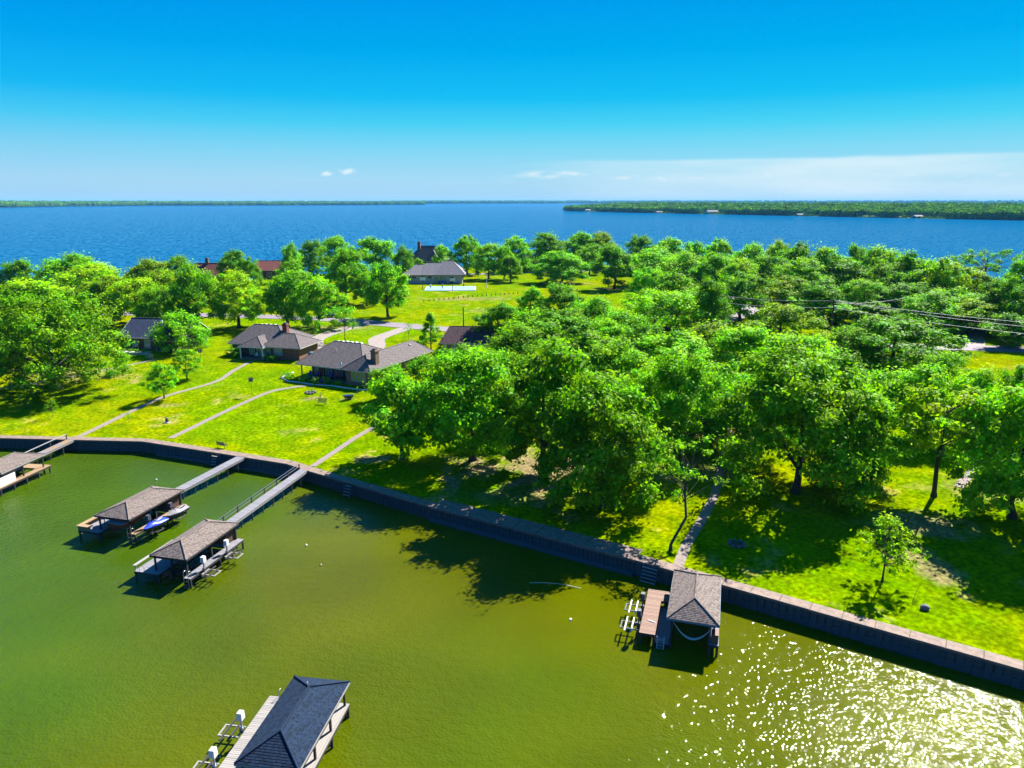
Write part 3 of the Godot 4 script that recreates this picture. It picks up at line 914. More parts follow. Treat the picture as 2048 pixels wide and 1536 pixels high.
# A crown of many small leaf sprays gathered in clumps through its volume, on a trunk whose limbs reach the clumps.
# Returned meshes are one metre high and, to the clump centres, about one metre wide.
func grow(seed_: int, o: Dictionary) -> Array:
	var r := RandomNumberGenerator.new()
	r.seed = seed_
	var tall: float = o.h
	var wide: float = o.w * 0.5
	var y0: float = o.y0 * tall
	var prof: Array = o.p
	var leaf: float = o.leaf
	var v := PackedVector3Array()
	var nn := PackedVector3Array()
	var col := PackedColorArray()
	var ix := PackedInt32Array()
	var centres := []
	var ph := r.randf() * TAU
	var ph2 := r.randf() * TAU
	# boughs: the big lobes of the crown that the clumps gather on
	var boughs := []
	var nb := int(o.get("boughs", 0))
	for i in nb:
		var t := clampf((i + r.randf()) / nb, 0.08, 0.97)
		var a := i * 2.4 + r.randf_range(-0.5, 0.5)
		var rr := profile(prof, t) * wide * r.randf_range(0.5, 0.74)
		boughs.append([Vector3(cos(a) * rr, lerpf(y0 + 0.06 * tall, tall * 0.86, t), sin(a) * rr), wide * r.randf_range(0.26, 0.44) * (1.0 - 0.2 * t)])
	if nb:
		boughs.append([Vector3(0, lerpf(y0, tall, 0.6), 0), wide * 0.55])
		boughs.append([Vector3(r.randf_range(-0.15, 0.15) * wide, tall - wide * 0.36, r.randf_range(-0.15, 0.15) * wide), wide * 0.36])
	for c in int(o.clumps):
		var t := pow(r.randf(), o.get("tpow", 0.85))
		var a := r.randf() * TAU
		var lobes := 1.0 + 0.16 * sin(3 * a + ph) + 0.12 * sin(5 * a + ph2 + t * 3.0)
		var rad := profile(prof, t) * wide * lobes * sqrt(r.randf_range(o.get("fill", 0.25), 1.0))
		var cr: float = o.cr * r.randf_range(0.6, 1.35)
		var y := y0 + cr * 0.4 + t * (tall - y0 - cr * 0.9)
		var spot := Vector3(cos(a) * rad, y, sin(a) * rad)
		var away := Vector3(spot.x, (t - 0.35) * wide, spot.z)
		if nb:
			var bo: Array = boughs[c % boughs.size()]
			var bd := (Vector3(r.randfn(), r.randfn() * 0.8 + 0.25, r.randfn()).normalized() + Vector3(bo[0].x, 0.3 * wide, bo[0].z) / wide * 0.5).normalized()
			spot = bo[0] + bd * Vector3(1, 0.85, 1) * float(bo[1]) * r.randf_range(0.75, 1.0)
			spot.y = clampf(spot.y, y0 + cr * 0.3, tall - cr * 0.45)
			y = spot.y
			away = bd
		var shift: Vector3 = o.get("lean", Vector3.ZERO) * (y / tall)
		var ctr := spot + Vector3(0, r.randf_range(-0.3, 0.3) * cr, 0) + shift
		centres.append([ctr, cr])
		var out := away.normalized()
		var tone := r.randf_range(0.72, 1.22)
		var hue := r.randf_range(-0.1, 0.1)
		for l in int(o.leaves):
			var d := (Vector3(r.randfn(), r.randfn(), r.randfn()).normalized() + out * 0.55 + Vector3.UP * 0.3).normalized()
			var p := ctr + Vector3(r.randfn() * 0.4, r.randfn() * 0.26, r.randfn() * 0.4) * cr + out * cr * 0.2
			if l % 5 == 0:
				p += (out + d * 0.5) * cr * r.randf_range(0.2, 0.75)
			d = (p - ctr).normalized()
			var nrm := (d + Vector3(r.randfn(), r.randfn(), r.randfn()) * 0.6 + Vector3.UP * 0.5).normalized()
			var side := nrm.cross(Vector3(r.randfn(), r.randfn(), r.randfn())).normalized()
			var up := nrm.cross(side)
			var s := leaf * lerpf(0.5, 1.6, pow(r.randf(), 1.5))
			var k := v.size()
			v.append(p - side * s * 0.5); v.append(p + up * s * 0.3 + nrm * s * 0.08); v.append(p + side * s * 0.5); v.append(p - up * s * 0.3 + nrm * s * 0.08)
			var lt := tone * r.randf_range(0.55, 1.5)
			var cc := Color((0.205 + hue * 0.55) * lt, 0.42 * lt, 0.006 * lt)
			for q in 4:
				nn.append(nrm)
				col.append(cc)
			ix.append_array(PackedInt32Array([k, k + 1, k + 2, k, k + 2, k + 3]))
	var arr := []
	arr.resize(Mesh.ARRAY_MAX)
	arr[Mesh.ARRAY_VERTEX] = v
	arr[Mesh.ARRAY_NORMAL] = nn
	arr[Mesh.ARRAY_COLOR] = col
	arr[Mesh.ARRAY_INDEX] = ix
	var crown := ArrayMesh.new()
	crown.add_surface_from_arrays(Mesh.PRIMITIVE_TRIANGLES, arr)
	# trunk and limbs
	var mb := MB.new()
	var tr: float = o.trunk
	var lean: Vector3 = o.get("lean", Vector3.ZERO)
	var fork: float = y0 + (tall - y0) * o.get("fork", 0.16)
	var bend := Vector3(r.randf_range(-1, 1), 0, r.randf_range(-1, 1)) * tr * 0.8
	var stems := int(o.get("stems", 1))
	for sidx in stems:
		var foot := Vector3.ZERO if stems == 1 else Vector3(cos(TAU * sidx / stems), 0, sin(TAU * sidx / stems)) * tr * 0.7
		var spread := Vector3.ZERO if stems == 1 else foot.normalized() * wide * 0.3
		var crook: Vector3 = o.get("crook", Vector3.ZERO)
		var pts := [foot + Vector3(0, -0.5, 0), foot + Vector3(0, 0.12, 0), foot + Vector3(0, 0.55, 0) + bend * 0.2, foot * 1.1 + Vector3(0, fork * 0.55, 0) + bend + spread * 0.4 + lean * 0.4 + crook, foot * 1.2 + Vector3(0, fork, 0) + bend * 0.6 + spread + lean * (fork / tall), foot + Vector3(0, lerpf(fork, tall, 0.5), 0) + spread * 1.5 + lean * 0.8, Vector3(0, tall * 0.9, 0) + spread * 1.8 + lean]
		mb.tube(pts, [tr * 1.9, tr * 1.5, tr * 1.08, tr * 0.92, tr * 0.75, tr * 0.38, tr * 0.06], 9)
	var limbs := int(o.get("limbs", 14))
	for i in mini(limbs, centres.size()):
		var ce: Vector3 = centres[i * centres.size() / limbs][0]
		var start := Vector3(0, clampf(ce.y - Vector2(ce.x, ce.z).length() * 0.75, fork * 0.8, tall * 0.8), 0) + bend * 0.6 + lean * clampf(ce.y / tall - 0.15, 0, 1)
		var mid := start.lerp(ce, 0.5) + Vector3(r.randf_range(-0.3, 0.3), 0.25 + r.randf_range(-0.2, 0.3), r.randf_range(-0.3, 0.3)) * tr * 2.0
		mb.tube([start, mid, ce], [tr * 0.42, tr * 0.26, tr * 0.07], 6)
	return [crown, mb.mesh(), tall, o.w]

func build_tree_kinds() -> void:
	var dome := [0.5, 0.8, 0.96, 1.0, 0.97, 0.88, 0.7, 0.42]
	var egg := [0.55, 0.85, 1.0, 0.98, 0.88, 0.72, 0.52, 0.25]
	var big := {"h": 12.0, "w": 11.5, "y0": 0.2, "p": dome, "clumps": 150, "leaves": 190, "cr": 1.2, "leaf": 0.36, "trunk": 0.3, "boughs": 11}
	var list := []
	for i in 8:
		var d := big.duplicate()
		d.y0 = [0.13, 0.16, 0.12, 0.1, 0.18, 0.14, 0.08, 0.12][i]
		d.leaf = [0.36, 0.42, 0.3, 0.36, 0.4, 0.28, 0.34, 0.46][i]
		d.leaves = [190, 160, 240, 190, 170, 250, 200, 140][i]
		d.p = [dome, egg, [0.4, 0.75, 1.0, 0.95, 1.0, 0.85, 0.6, 0.3], [0.65, 0.95, 1.0, 0.96, 0.9, 0.75, 0.6, 0.35], [0.35, 0.7, 0.9, 1.0, 1.0, 0.92, 0.75, 0.45], [0.6, 0.9, 1.0, 0.85, 0.95, 0.7, 0.42, 0.2], [0.8, 1.0, 0.92, 0.8, 0.85, 0.6, 0.5, 0.3], [0.45, 0.6, 0.95, 1.0, 0.8, 0.9, 0.65, 0.5]][i]
		d.clumps = [135, 120, 150, 135, 128, 140, 125, 110][i]
		d.boughs = [11, 9, 14, 12, 10, 8, 16, 7][i]
		d.cr = [1.1, 1.25, 1.0, 1.15, 1.05, 0.95, 1.1, 1.3][i]
		list.append(grow(100 + i, d))
	kinds["broad_tree"] = list
	kinds["drooping_tree"] = [grow(201, {"h": 12.0, "w": 11.0, "y0": 0.03, "p": [0.7, 0.86, 0.97, 1.0, 0.9, 0.75, 0.55, 0.28], "clumps": 190, "leaves": 180, "cr": 1.05, "leaf": 0.33, "trunk": 0.28, "boughs": 15}), grow(202, {"h": 12.0, "w": 12.0, "y0": 0.06, "p": [0.8, 0.95, 1.0, 0.95, 0.88, 0.75, 0.55, 0.3], "clumps": 180, "leaves": 180, "cr": 1.1, "leaf": 0.33, "trunk": 0.3, "boughs": 13})]
	kinds["massive_oak"] = [grow(301, {"h": 14.0, "w": 19.0, "y0": 0.1, "p": [0.75, 0.95, 1.0, 0.95, 0.85, 0.7, 0.5, 0.28], "clumps": 260, "leaves": 170, "cr": 1.25, "leaf": 0.36, "boughs": 22, "trunk": 0.55, "limbs": 24, "fill": 0.2}), grow(302, {"h": 14.0, "w": 17.0, "y0": 0.14, "p": dome, "clumps": 220, "leaves": 170, "cr": 1.25, "leaf": 0.36, "boughs": 18, "trunk": 0.5, "limbs": 20})]
	kinds["umbrella_tree"] = [grow(401, {"h": 11.0, "w": 6.5, "y0": 0.46, "p": [0.5, 0.8, 1.0, 1.0, 0.95, 0.7], "clumps": 55, "leaves": 150, "cr": 0.95, "leaf": 0.38, "trunk": 0.2, "limbs": 12})]
	kinds["vase_tree"] = [grow(501, {"h": 10.0, "w": 14.0, "y0": 0.24, "p": [0.3, 0.6, 0.85, 1.0, 1.0, 0.85, 0.55], "clumps": 130, "leaves": 170, "cr": 1.1, "leaf": 0.34, "trunk": 0.22, "stems": 4, "limbs": 22, "tpow": 0.7})]
	kinds["open_tree"] = [grow(601, {"h": 11.0, "w": 18.0, "y0": 0.3, "p": [0.4, 0.8, 1.0, 0.9, 0.6], "clumps": 34, "leaves": 170, "cr": 1.4, "leaf": 0.42, "trunk": 0.3, "limbs": 22})]
	kinds["sparse_tree"] = [grow(701, {"h": 5.0, "w": 3.6, "y0": 0.3, "p": [0.5, 0.9, 1.0, 0.7, 0.4], "clumps": 40, "leaves": 22, "cr": 0.4, "leaf": 0.2, "trunk": 0.05, "limbs": 22})]
	kinds["cypress_tree"] = [grow(801, {"h": 8.0, "w": 4.6, "y0": 0.16, "p": [0.95, 1.0, 0.85, 0.68, 0.5, 0.34, 0.2, 0.08], "clumps": 90, "leaves": 60, "cr": 0.5, "leaf": 0.26, "trunk": 0.12, "limbs": 30, "tpow": 1.1})]
	kinds["young_tree"] = [grow(901, {"h": 5.0, "w": 4.0, "y0": 0.24, "p": egg, "clumps": 55, "leaves": 70, "cr": 0.55, "leaf": 0.26, "trunk": 0.08, "limbs": 14}), grow(902, {"h": 5.0, "w": 4.2, "y0": 0.28, "p": dome, "clumps": 55, "leaves": 70, "cr": 0.55, "leaf": 0.26, "trunk": 0.08, "limbs": 14})]
	kinds["round_tree"] = [grow(951, {"h": 7.0, "w": 8.0, "y0": 0.06, "p": [0.75, 0.95, 1.0, 0.95, 0.85, 0.65, 0.35], "clumps": 120, "leaves": 130, "cr": 0.9, "leaf": 0.34, "trunk": 0.2})]
	kinds["airy_tree"] = [grow(961, {"h": 6.0, "w": 4.8, "y0": 0.2, "p": [0.5, 0.95, 1.0, 0.8, 0.62, 0.42, 0.15], "clumps": 105, "leaves": 24, "cr": 0.36, "leaf": 0.22, "trunk": 0.07, "limbs": 40, "fill": 0.05})]
	kinds["leaning_tree"] = [grow(971, {"h": 9.0, "w": 4.0, "y0": 0.42, "p": [0.4, 0.8, 1.0, 0.9, 0.6], "clumps": 20, "leaves": 45, "cr": 0.6, "leaf": 0.26, "trunk": 0.1, "limbs": 18, "lean": Vector3(2.4, 0, -3.4), "crook": Vector3(0.3, 0, 0.4)})]
	kinds["shrub"] = [grow(981, {"h": 1.2, "w": 1.4, "y0": 0.02, "p": [0.8, 1.0, 0.95, 0.6], "clumps": 30, "leaves": 40, "cr": 0.24, "leaf": 0.14, "trunk": 0.03, "limbs": 4})]

func plant(called: String, kind: String, label: String, category: String, x: float, z: float, h: float, w: float, tone: String, group := "", turn := -1.0, which := -1) -> Node3D:
	var list: Array = kinds[kind]
	var k: Array = list[(which if which >= 0 else rng.randi()) % list.size()]
	var t := thing(called, label, category, on_ground(x, z, -0.02), turn if turn >= 0 else rng.randf() * TAU, group)
	t.scale = Vector3(w / k[3], h / k[2], w / k[3]) * Vector3(1.12, 1.0, 1.12)
	part(t, "trunk" if category == "tree" else "stem", k[1], mats["bark"])
	part(t, "crown" if category == "tree" else "foliage", k[0], mats["leaf_%d" % (int(tone.right(1)) * 3 + rng.randi() % 3)])
	return t

func build_trees() -> void:
	build_tree_kinds()
	var n := 0
	for t in TREES:
		var called: String = t[1]
		var turn := 0.0 if called == "leaning_tree" else -1.0
		plant({"broad_tree": "shade_tree", "massive_oak": "oak_tree", "sparse_tree": "sapling_tree", "airy_tree": "sapling_tree", "open_tree": "shade_tree", "drooping_tree": "shade_tree", "round_tree": "round_tree", "umbrella_tree": "umbrella_tree", "vase_tree": "vase_tree"}.get(called, called), called, t[0], "tree", t[2], t[3], t[4], t[5], "leaf_%d" % t[6], GROUPS[t[7]], turn)
		n += 1

# ------------------------------------------------------------------ far shores
# x, z, length, height, wall, label
const FAR_HOUSES := [[505.0, -1880.0, 34.0, 9.0, "white", "large white house on the far right shore, leftmost of its buildings"], [238.0, -2340.0, 18.0, 6.0, "white_wall", "small pale building near the tip of the far right shore"], [760.0, -1480.0, 20.0, 6.0, "white", "white house above the green lawn on the far right shore"], [778.0, -1425.0, 24.0, 5.0, "trim", "low white boathouse right of the far green lawn"], [862.0, -1345.0, 17.0, 9.0, "navy", "dark gabled house beside the far sandy bank"], [905.0, -1270.0, 22.0, 5.0, "trim", "pale boathouse right of the far sandy bank"], [640.0, -1655.0, 18.0, 4.0, "white_wall", "low pale boathouse at the middle of the far right shore"], [400.0, -2020.0, 22.0, 4.0, "trim", "long low dock house left of the large white far house"], [960.0, -1170.0, 18.0, 4.0, "white_wall", "pale boathouse at the right edge of the far shore"]]

func build_far_shores() -> void:
	var small := grow(1001, {"h": 12.0, "w": 13.0, "y0": 0.02, "p": [0.8, 1.0, 0.95, 0.8, 0.4], "clumps": 26, "leaves": 14, "cr": 2.6, "leaf": 2.0, "trunk": 0.3})
	var green := StandardMaterial3D.new()
	green.resource_name = "far_foliage"
	green.albedo_color = lin(0.5, 0.55, 0.05)
	green.vertex_color_use_as_albedo = true
	green.roughness = 1.0
	green.metallic_specular = 0.0
	var soil := StandardMaterial3D.new()
	soil.resource_name = "far_ground"
	soil.albedo_color = lin(0.04, 0.07, 0.015)
	soil.roughness = 1.0
	soil.metallic_specular = 0.0
	# waterline and how far inland and how high the land goes
	var spots := [
		["right", [[185, -2560], [190, -2440], [324, -2134], [477, -1887], [610, -1691], [697, -1531], [803, -1360], [867, -1255], [1150, -900], [1500, -500]], 900.0, 14.0, 7000, 1.15, "wooded far shore of the lake across the water on the right"],
		["left", [[-4200, -2700], [-3300, -3200], [-2600, -3782], [-2683, -4471], [-2515, -5178], [-1878, -5466], [-1300, -5900], [-766, -6560]], 1500.0, 14.0, 5000, 1.7, "low wooded far shore of the lake on the left horizon"],
		["middle", [[-1500, -8800], [-744, -8950], [634, -9845], [2600, -9800], [5000, -8600], [8500, -7000]], 1500.0, 16.0, 4000, 2.2, "hazy wooded horizon beyond the middle of the lake"]]
	for sp in spots:
		var line: Array = sp[1]
		var deep: float = sp[2]
		var high: float = sp[3]
		# inland direction: away from the camera, fanned
		var mb := MB.new()
		var grid := []
		for i in line.size():
			var p := Vector3(line[i][0], 0, line[i][1])
			var d := p.normalized()
			if sp[0] == "right":
				d = (d + Vector3(0.55, 0, -0.1)).normalized()
			var col := []
			for k in 5:
				var t: float = [-0.02, 0.0, 0.12, 0.5, 1.0][k]
				var y: float = [-3.0, 0.8, 0.35 * high, 0.85 * high, high][k]
				if i == 0:
					y *= 0.5
				col.append(p + d * deep * t + Vector3(0, y, 0))
			grid.append(col)
		for i in line.size() - 1:
			for k in 4:
				mb.quad(grid[i][k], grid[i + 1][k], grid[i + 1][k + 1], grid[i][k + 1])
		struct("far_shore_hill", mb, soil)
		var mm := MultiMesh.new()
		mm.transform_format = MultiMesh.TRANSFORM_3D
		mm.use_colors = true
		mm.mesh = small[0]
		mm.instance_count = int(sp[4])
		for n in int(sp[4]):
			var f := rng.randf() * (line.size() - 1)
			var i := int(f)
			var t := pow(rng.randf(), 1.9)
			if rng.randf() < 0.12:
				t = rng.randf() * 0.03
			var k := 1
			var bands := [0.0, 0.12, 0.5, 1.0]
			while k < 3 and t > bands[k]:
				k += 1
			var q: float = (t - bands[k - 1]) / (bands[k] - bands[k - 1])
			var a: Vector3 = grid[i][k].lerp(grid[i][k + 1], q)
			var b: Vector3 = grid[i + 1][k].lerp(grid[i + 1][k + 1], q)
			var s: float = rng.randf_range(0.6, 1.15) * sp[5]
			for q2 in FAR_HOUSES:
				var gap := Vector2(a.lerp(b, f - i).x - q2[0], a.lerp(b, f - i).z - q2[1])
				if gap.length() < q2[2] * 0.7 + 8.0 or (gap.y > 0 and gap.y < 60.0 and absf(gap.x - gap.y * 0.5) < q2[2] * 0.7):
					s *= 0.25
			mm.set_instance_transform(n, Transform3D(Basis(Vector3.UP, rng.randf() * TAU).scaled(Vector3(s * 1.1, s * 0.95, s * 1.1)), a.lerp(b, f - i) - Vector3(0, 0.5, 0)))
			var g := rng.randf_range(0.45, 1.5)
			mm.set_instance_color(n, Color(g * rng.randf_range(0.8, 1.2), g, g))
		var o := MultiMeshInstance3D.new()
		o.name = numbered("far_woods")
		o.multimesh = mm
		o.material_override = green
		add_child(o)
		o.set_meta("kind", "stuff")
		o.set_meta("label", sp[6])
		o.set_meta("category", "woods")

# ------------------------------------------------------------------ docks; local x runs across, local -z runs towards the shore
func planks(t: Node3D, x0: float, x1: float, z0: float, z1: float, y: float, keys: Array, along_x := true, w := 0.2) -> void:
	var span := absf(z1 - z0) if along_x else absf(x1 - x0)
	var count := maxi(1, roundi(span / w))
	var step := span / count
	var key := "%.2f_%.3f_%s" % [absf(x1 - x0) if along_x else absf(z1 - z0), step, along_x]
	if not deck_box.has(key):
		var b := MB.new()
		var sx := absf(x1 - x0) / 2 if along_x else step / 2 - 0.009
		var sz := step / 2 - 0.009 if along_x else absf(z1 - z0) / 2
		b.box(Vector3(-sx, -0.02, -sz), Vector3(sx, 0.02, sz))
		deck_box[key] = b.mesh()
	for i in count:
		var c := Vector3((x0 + x1) / 2, y - 0.02 + rng.randf_range(-0.004, 0.004), minf(z0, z1) + step * (i + 0.5)) if along_x else Vector3(minf(x0, x1) + step * (i + 0.5), y - 0.02 + rng.randf_range(-0.004, 0.004), (z0 + z1) / 2)
		part(t, "plank", deck_box[key], mats[keys[rng.randi() % keys.size()]], c)
	var f := MB.new()
	var lo := Vector3(minf(x0, x1), 0, minf(z0, z1))
	var hi := Vector3(maxf(x0, x1), 0, maxf(z0, z1))
	for s in [[Vector3(lo.x + 0.04, y - 0.15, lo.z), Vector3(lo.x + 0.04, y - 0.15, hi.z)], [Vector3(hi.x - 0.04, y - 0.15, lo.z), Vector3(hi.x - 0.04, y - 0.15, hi.z)], [Vector3(lo.x + 0.08, y - 0.15, lo.z + 0.04), Vector3(hi.x - 0.08, y - 0.15, lo.z + 0.04)], [Vector3(lo.x + 0.08, y - 0.15, hi.z - 0.04), Vector3(hi.x - 0.08, y - 0.15, hi.z - 0.04)]]:
		f.bar(s[0], s[1], 0.06, 0.15)
	part(t, "deck_frame", f.mesh(), mats["timber"])

func piles(t: Node3D, spots: Array, top: float, r := 0.09) -> void:
	for s in spots:
		var b := MB.new()
		b.tube([Vector3(0, -2.0, 0), Vector3(0, top, 0)], [r * 1.1, r], 8)
		part(t, "pile", b.mesh(), mats["pile"], Vector3(s[0], 0, s[1]))

# one roof plane laid in lapped shingle courses, each butt standing proud of the course below
func slope(mb: MB, a: Vector3, b: Vector3, c: Vector3, d: Vector3) -> void:
	var up := (d - a).lerp(c - b, 0.5)
	var nrm := (b - a).cross(d - a)
	if nrm.length() < 0.001:
		nrm = (b - a).cross(c - a)
	nrm = nrm.normalized()
	var ud := (b - a).normalized()
	var high := absf(up.dot(nrm.cross(ud)))
	var n := maxi(3, roundi(high / course))
	var lap := nrm * minf(0.022, course * 0.14)
	for k in n:
		var t0 := float(k) / n
		var t1 := float(k + 1) / n
		var p0 := a.lerp(d, t0)
		var p1 := b.lerp(c, t0)
		var q1 := b.lerp(c, t1)
		var q0 := a.lerp(d, t1)
		var s := mb.v.size()
		var corners := [p0 + lap, p1 + lap, q1 + lap * 0.15, q0 + lap * 0.15]
		for i in 4:
			var p: Vector3 = corners[i]
			mb.vert(p, nrm, Vector2((p - a).dot(ud) + k * 0.37, -(p - a).dot(nrm.cross(ud))))
		mb.ix.append_array(PackedInt32Array([s, s + 2, s + 1, s, s + 3, s + 2]))
		mb.quad(p0, p1, p1 + lap, p0 + lap)

var course := 0.16

# hip roof over x0..x1, z0..z1 (z0 nearer the shore), ridge along z or x between r0 and r1
func hip(t: Node3D, x0: float, x1: float, z0: float, z1: float, y: float, rise: float, ridge_z: bool, r0: float, r1: float, m: Material, edge: Material, thick := 0.14, called := "roof") -> void:
	var a := Vector3(x0, y, z1)
	var b := Vector3(x1, y, z1)
	var c := Vector3(x1, y, z0)
	var d := Vector3(x0, y, z0)
	var p: Vector3
	var q: Vector3
	var mb := MB.new()
	if ridge_z:
		p = Vector3((x0 + x1) / 2, y + rise, r1)
		q = Vector3((x0 + x1) / 2, y + rise, r0)
		slope(mb, a, b, p, p)
		slope(mb, b, c, q, p)
		slope(mb, c, d, q, q)
		slope(mb, d, a, p, q)
	else:
		p = Vector3(r0, y + rise, (z0 + z1) / 2)
		q = Vector3(r1, y + rise, (z0 + z1) / 2)
		slope(mb, a, b, q, p)
		slope(mb, b, c, q, q)
		slope(mb, c, d, p, q)
		slope(mb, d, a, p, p)
	mb.quad(d, c, b, a)
	var roof := part(t, called, mb.mesh(), m)
	# ridge and hip cap shingles, fascia boards
	var cap := MB.new()
	for s in [[a, p], [b, p if ridge_z else q], [c, q], [d, q if ridge_z else p], [p, q]]:
		var e0: Vector3 = s[0] + Vector3(0, 0.02, 0)
		var e1: Vector3 = s[1] + Vector3(0, 0.02, 0)
		if e0.distance_to(e1) > 0.1:
			cap.tube([e0, e1], [0.07, 0.07], 6)
	part(roof, "ridge_cap", cap.mesh(), m)
	var fas := MB.new()
	for s in [[a, b], [b, c], [c, d], [d, a]]:
		var dn := Vector3(0, -thick / 2 - 0.004, 0)
		fas.bar(s[0] + dn, s[1] + dn, 0.05, thick)
	part(roof, "fascia", fas.mesh(), edge)

func boathouse(label: String, at: Vector3, turn: float, w: float, l: float, roof_mat: String, edge_mat: String, eave: float, rise: float, posts: Array) -> Node3D:
	var t := thing("boathouse", label, "boathouse", at, turn, "roofed boat docks")
	hip(t, 0, w, -l, 0, eave, rise, true, -l + w * 0.5, -w * 0.5, mats[roof_mat], mats[edge_mat])
	for s in posts:
		var b := MB.new()
		b.bar(Vector3(0, -2.0, 0), Vector3(0, eave - 0.12, 0), 0.13, 0.13, Vector3.RIGHT)
		part(t, "post", b.mesh(), mats["timber"], Vector3(s[0], 0, s[1]))
	var beam := MB.new()
	for s in [[Vector3(0.25, 0, -0.25), Vector3(w - 0.25, 0, -0.25)], [Vector3(0.25, 0, -l + 0.25), Vector3(w - 0.25, 0, -l + 0.25)], [Vector3(0.25, 0, -0.35), Vector3(0.25, 0, -l + 0.35)], [Vector3(w - 0.25, 0, -0.35), Vector3(w - 0.25, 0, -l + 0.35)]]:
		beam.bar(s[0] + Vector3(0, eave - 0.24, 0), s[1] + Vector3(0, eave - 0.24, 0), 0.1, 0.2)
	part(t, "beam", beam.mesh(), mats["timber"])
	return t

func shed(t: Node3D, x0: float, x1: float, z0: float, z1: float, y0: float, y1: float, key: String) -> void:
	# boarded store room: boards set proud of a backing wall
	var b := MB.new()
	b.box(Vector3(x0, y0, z0), Vector3(x1, y1, z1))
	var wall := part(t, "store_wall", b.mesh(), mats[key])
	var board := MB.new()
	board.box(Vector3(0, y0 + 0.02, 0), Vector3(0.22, y1 - 0.02, 0.02))
	var mesh := board.mesh()
	var k := x0 + 0.02
	while k < x1 - 0.2:
		part(wall, "board", mesh, mats[key], Vector3(k, 0, z1))
		k += 0.25
	k = z0 + 0.02
	while k < z1 - 0.2:
		var o := part(wall, "board", mesh, mats[key], Vector3(x1, 0, k + 0.22))
		o.rotation.y = PI / 2
		k += 0.25
	var dr := MB.new()
	dr.box(Vector3(x0 + 0.4, y0 + 0.03, z1 + 0.022), Vector3(x0 + 1.15, y0 + 1.7 if y1 - y0 > 1.75 else y1 - 0.1, z1 + 0.05))
	part(t, "door", dr.mesh(), mats["timber"])

func walkway(label: String, from: Vector3, to: Vector3, w: float, keys: Array, rail_side := 0, rail_key := "timber") -> Node3D:
	# planked pier from its lake end to the seawall
	var d := to - from
	var turn := -atan2(d.x, -d.z)
	var t := thing("dock_walkway", label, "walkway", Vector3(from.x, 0, from.z), turn, "plank walkways out to the boathouses")
	var l := Vector2(d.x, d.z).length()
	var count := roundi(l / 0.24)
	var b := MB.new()
	b.box(Vector3(-w / 2, -0.02, -0.112), Vector3(w / 2, 0.02, 0.112))
	var mesh := b.mesh()
	for i in count:
		var f := (i + 0.5) / count
		part(t, "plank", mesh, mats[keys[rng.randi() % keys.size()]], Vector3(0, lerpf(from.y, to.y, f) + rng.randf_range(-0.003, 0.003), -l * f))
	for s in [-1, 1]:
		var st := MB.new()
		st.bar(Vector3(s * (w / 2 - 0.05), from.y - 0.14, 0), Vector3(s * (w / 2 - 0.05), to.y - 0.14, -l), 0.07, 0.22)
		part(t, "stringer", st.mesh(), mats["rail"])
	var n := int(l / 1.7)
	for i in range(0, n + 1):
		for s in [-1, 1]:
			var f := clampf(float(i) / n, 0.02, 0.95)
			var p := MB.new()
			p.pole(Vector3(0, -2.0, 0), Vector3(0, lerpf(from.y, to.y, f) - 0.05, 0), 0.075, 0.065, 7)
			part(t, "pile", p.mesh(), mats["pile"], Vector3(s * (w / 2 - 0.13), 0, -l * f))
	if rail_side != 0:
		var x := rail_side * (w / 2 + 0.03)
		var m := int(l / 2.3)
		for i in m + 1:
			var f := float(i) / m * 0.98
			var p := MB.new()
			p.bar(Vector3(0, -0.3, 0), Vector3(0, 0.72, 0), 0.1, 0.1, Vector3.RIGHT)
			part(t, "rail_post", p.mesh(), mats["timber"], Vector3(x, lerpf(from.y, to.y, f), -l * f))
		for hh in [0.7, 0.38] if rail_key == "timber" else [0.72]:
			var r := MB.new()
			r.bar(Vector3(x, from.y + hh, 0), Vector3(x, to.y + hh, -l * 0.98), 0.05 if rail_key == "timber" else 0.2, 0.05)
			part(t, "handrail", r.mesh(), mats["steel" if rail_key == "timber" else rail_key])
	return t

func lift(label: String, at: Vector3, turn: float, side: float, post_key := "steel", box_key := "white", bunk_key := "timber") -> Node3D:
	# personal watercraft lift: post with winch box, two arms and two bunks reaching out over the water
	var t := thing("watercraft_lift", label, "lift", at, turn, "personal watercraft lifts on the docks")
	var p := MB.new()
	p.pole(Vector3(0, -2.0, 0), Vector3(0, 2.0, 0), 0.06, 0.06, 10)
	p.box(Vector3(-0.12, 0.9, -0.12), Vector3(0.12, 1.15, 0.12))
	part(t, "post", p.mesh(), mats[post_key])
	var b := MB.new()
	b.hexa([Vector3(-0.17, 1.72, 0.2), Vector3(0.17, 1.72, 0.2), Vector3(0.17, 1.72, -0.2), Vector3(-0.17, 1.72, -0.2)], [Vector3(-0.15, 2.22, 0.18), Vector3(0.15, 2.22, 0.18), Vector3(0.15, 2.22, -0.18), Vector3(-0.15, 2.22, -0.18)])
	part(t, "winch_box", b.mesh(), mats[box_key])
	var f := MB.new()
	for z in [-0.45, 0.45]:
		f.bar(Vector3(side * 0.02, 0.78, z), Vector3(side * 1.35, 0.78, z), 0.08, 0.08)
	for x in [0.1, 1.3]:
		f.bar(Vector3(side * x, 0.78, -0.41), Vector3(side * x, 0.78, 0.41), 0.08, 0.08)
	part(t, "cradle_frame", f.mesh(), mats["rail" if post_key == "steel" else post_key])
	for x in [0.45, 0.95]:
		var k := MB.new()
		k.bar(Vector3(side * x, 0.88, -0.95), Vector3(side * x, 0.88, 0.95), 0.09, 0.1)
		part(t, "bunk", k.mesh(), mats[bunk_key])
	return t

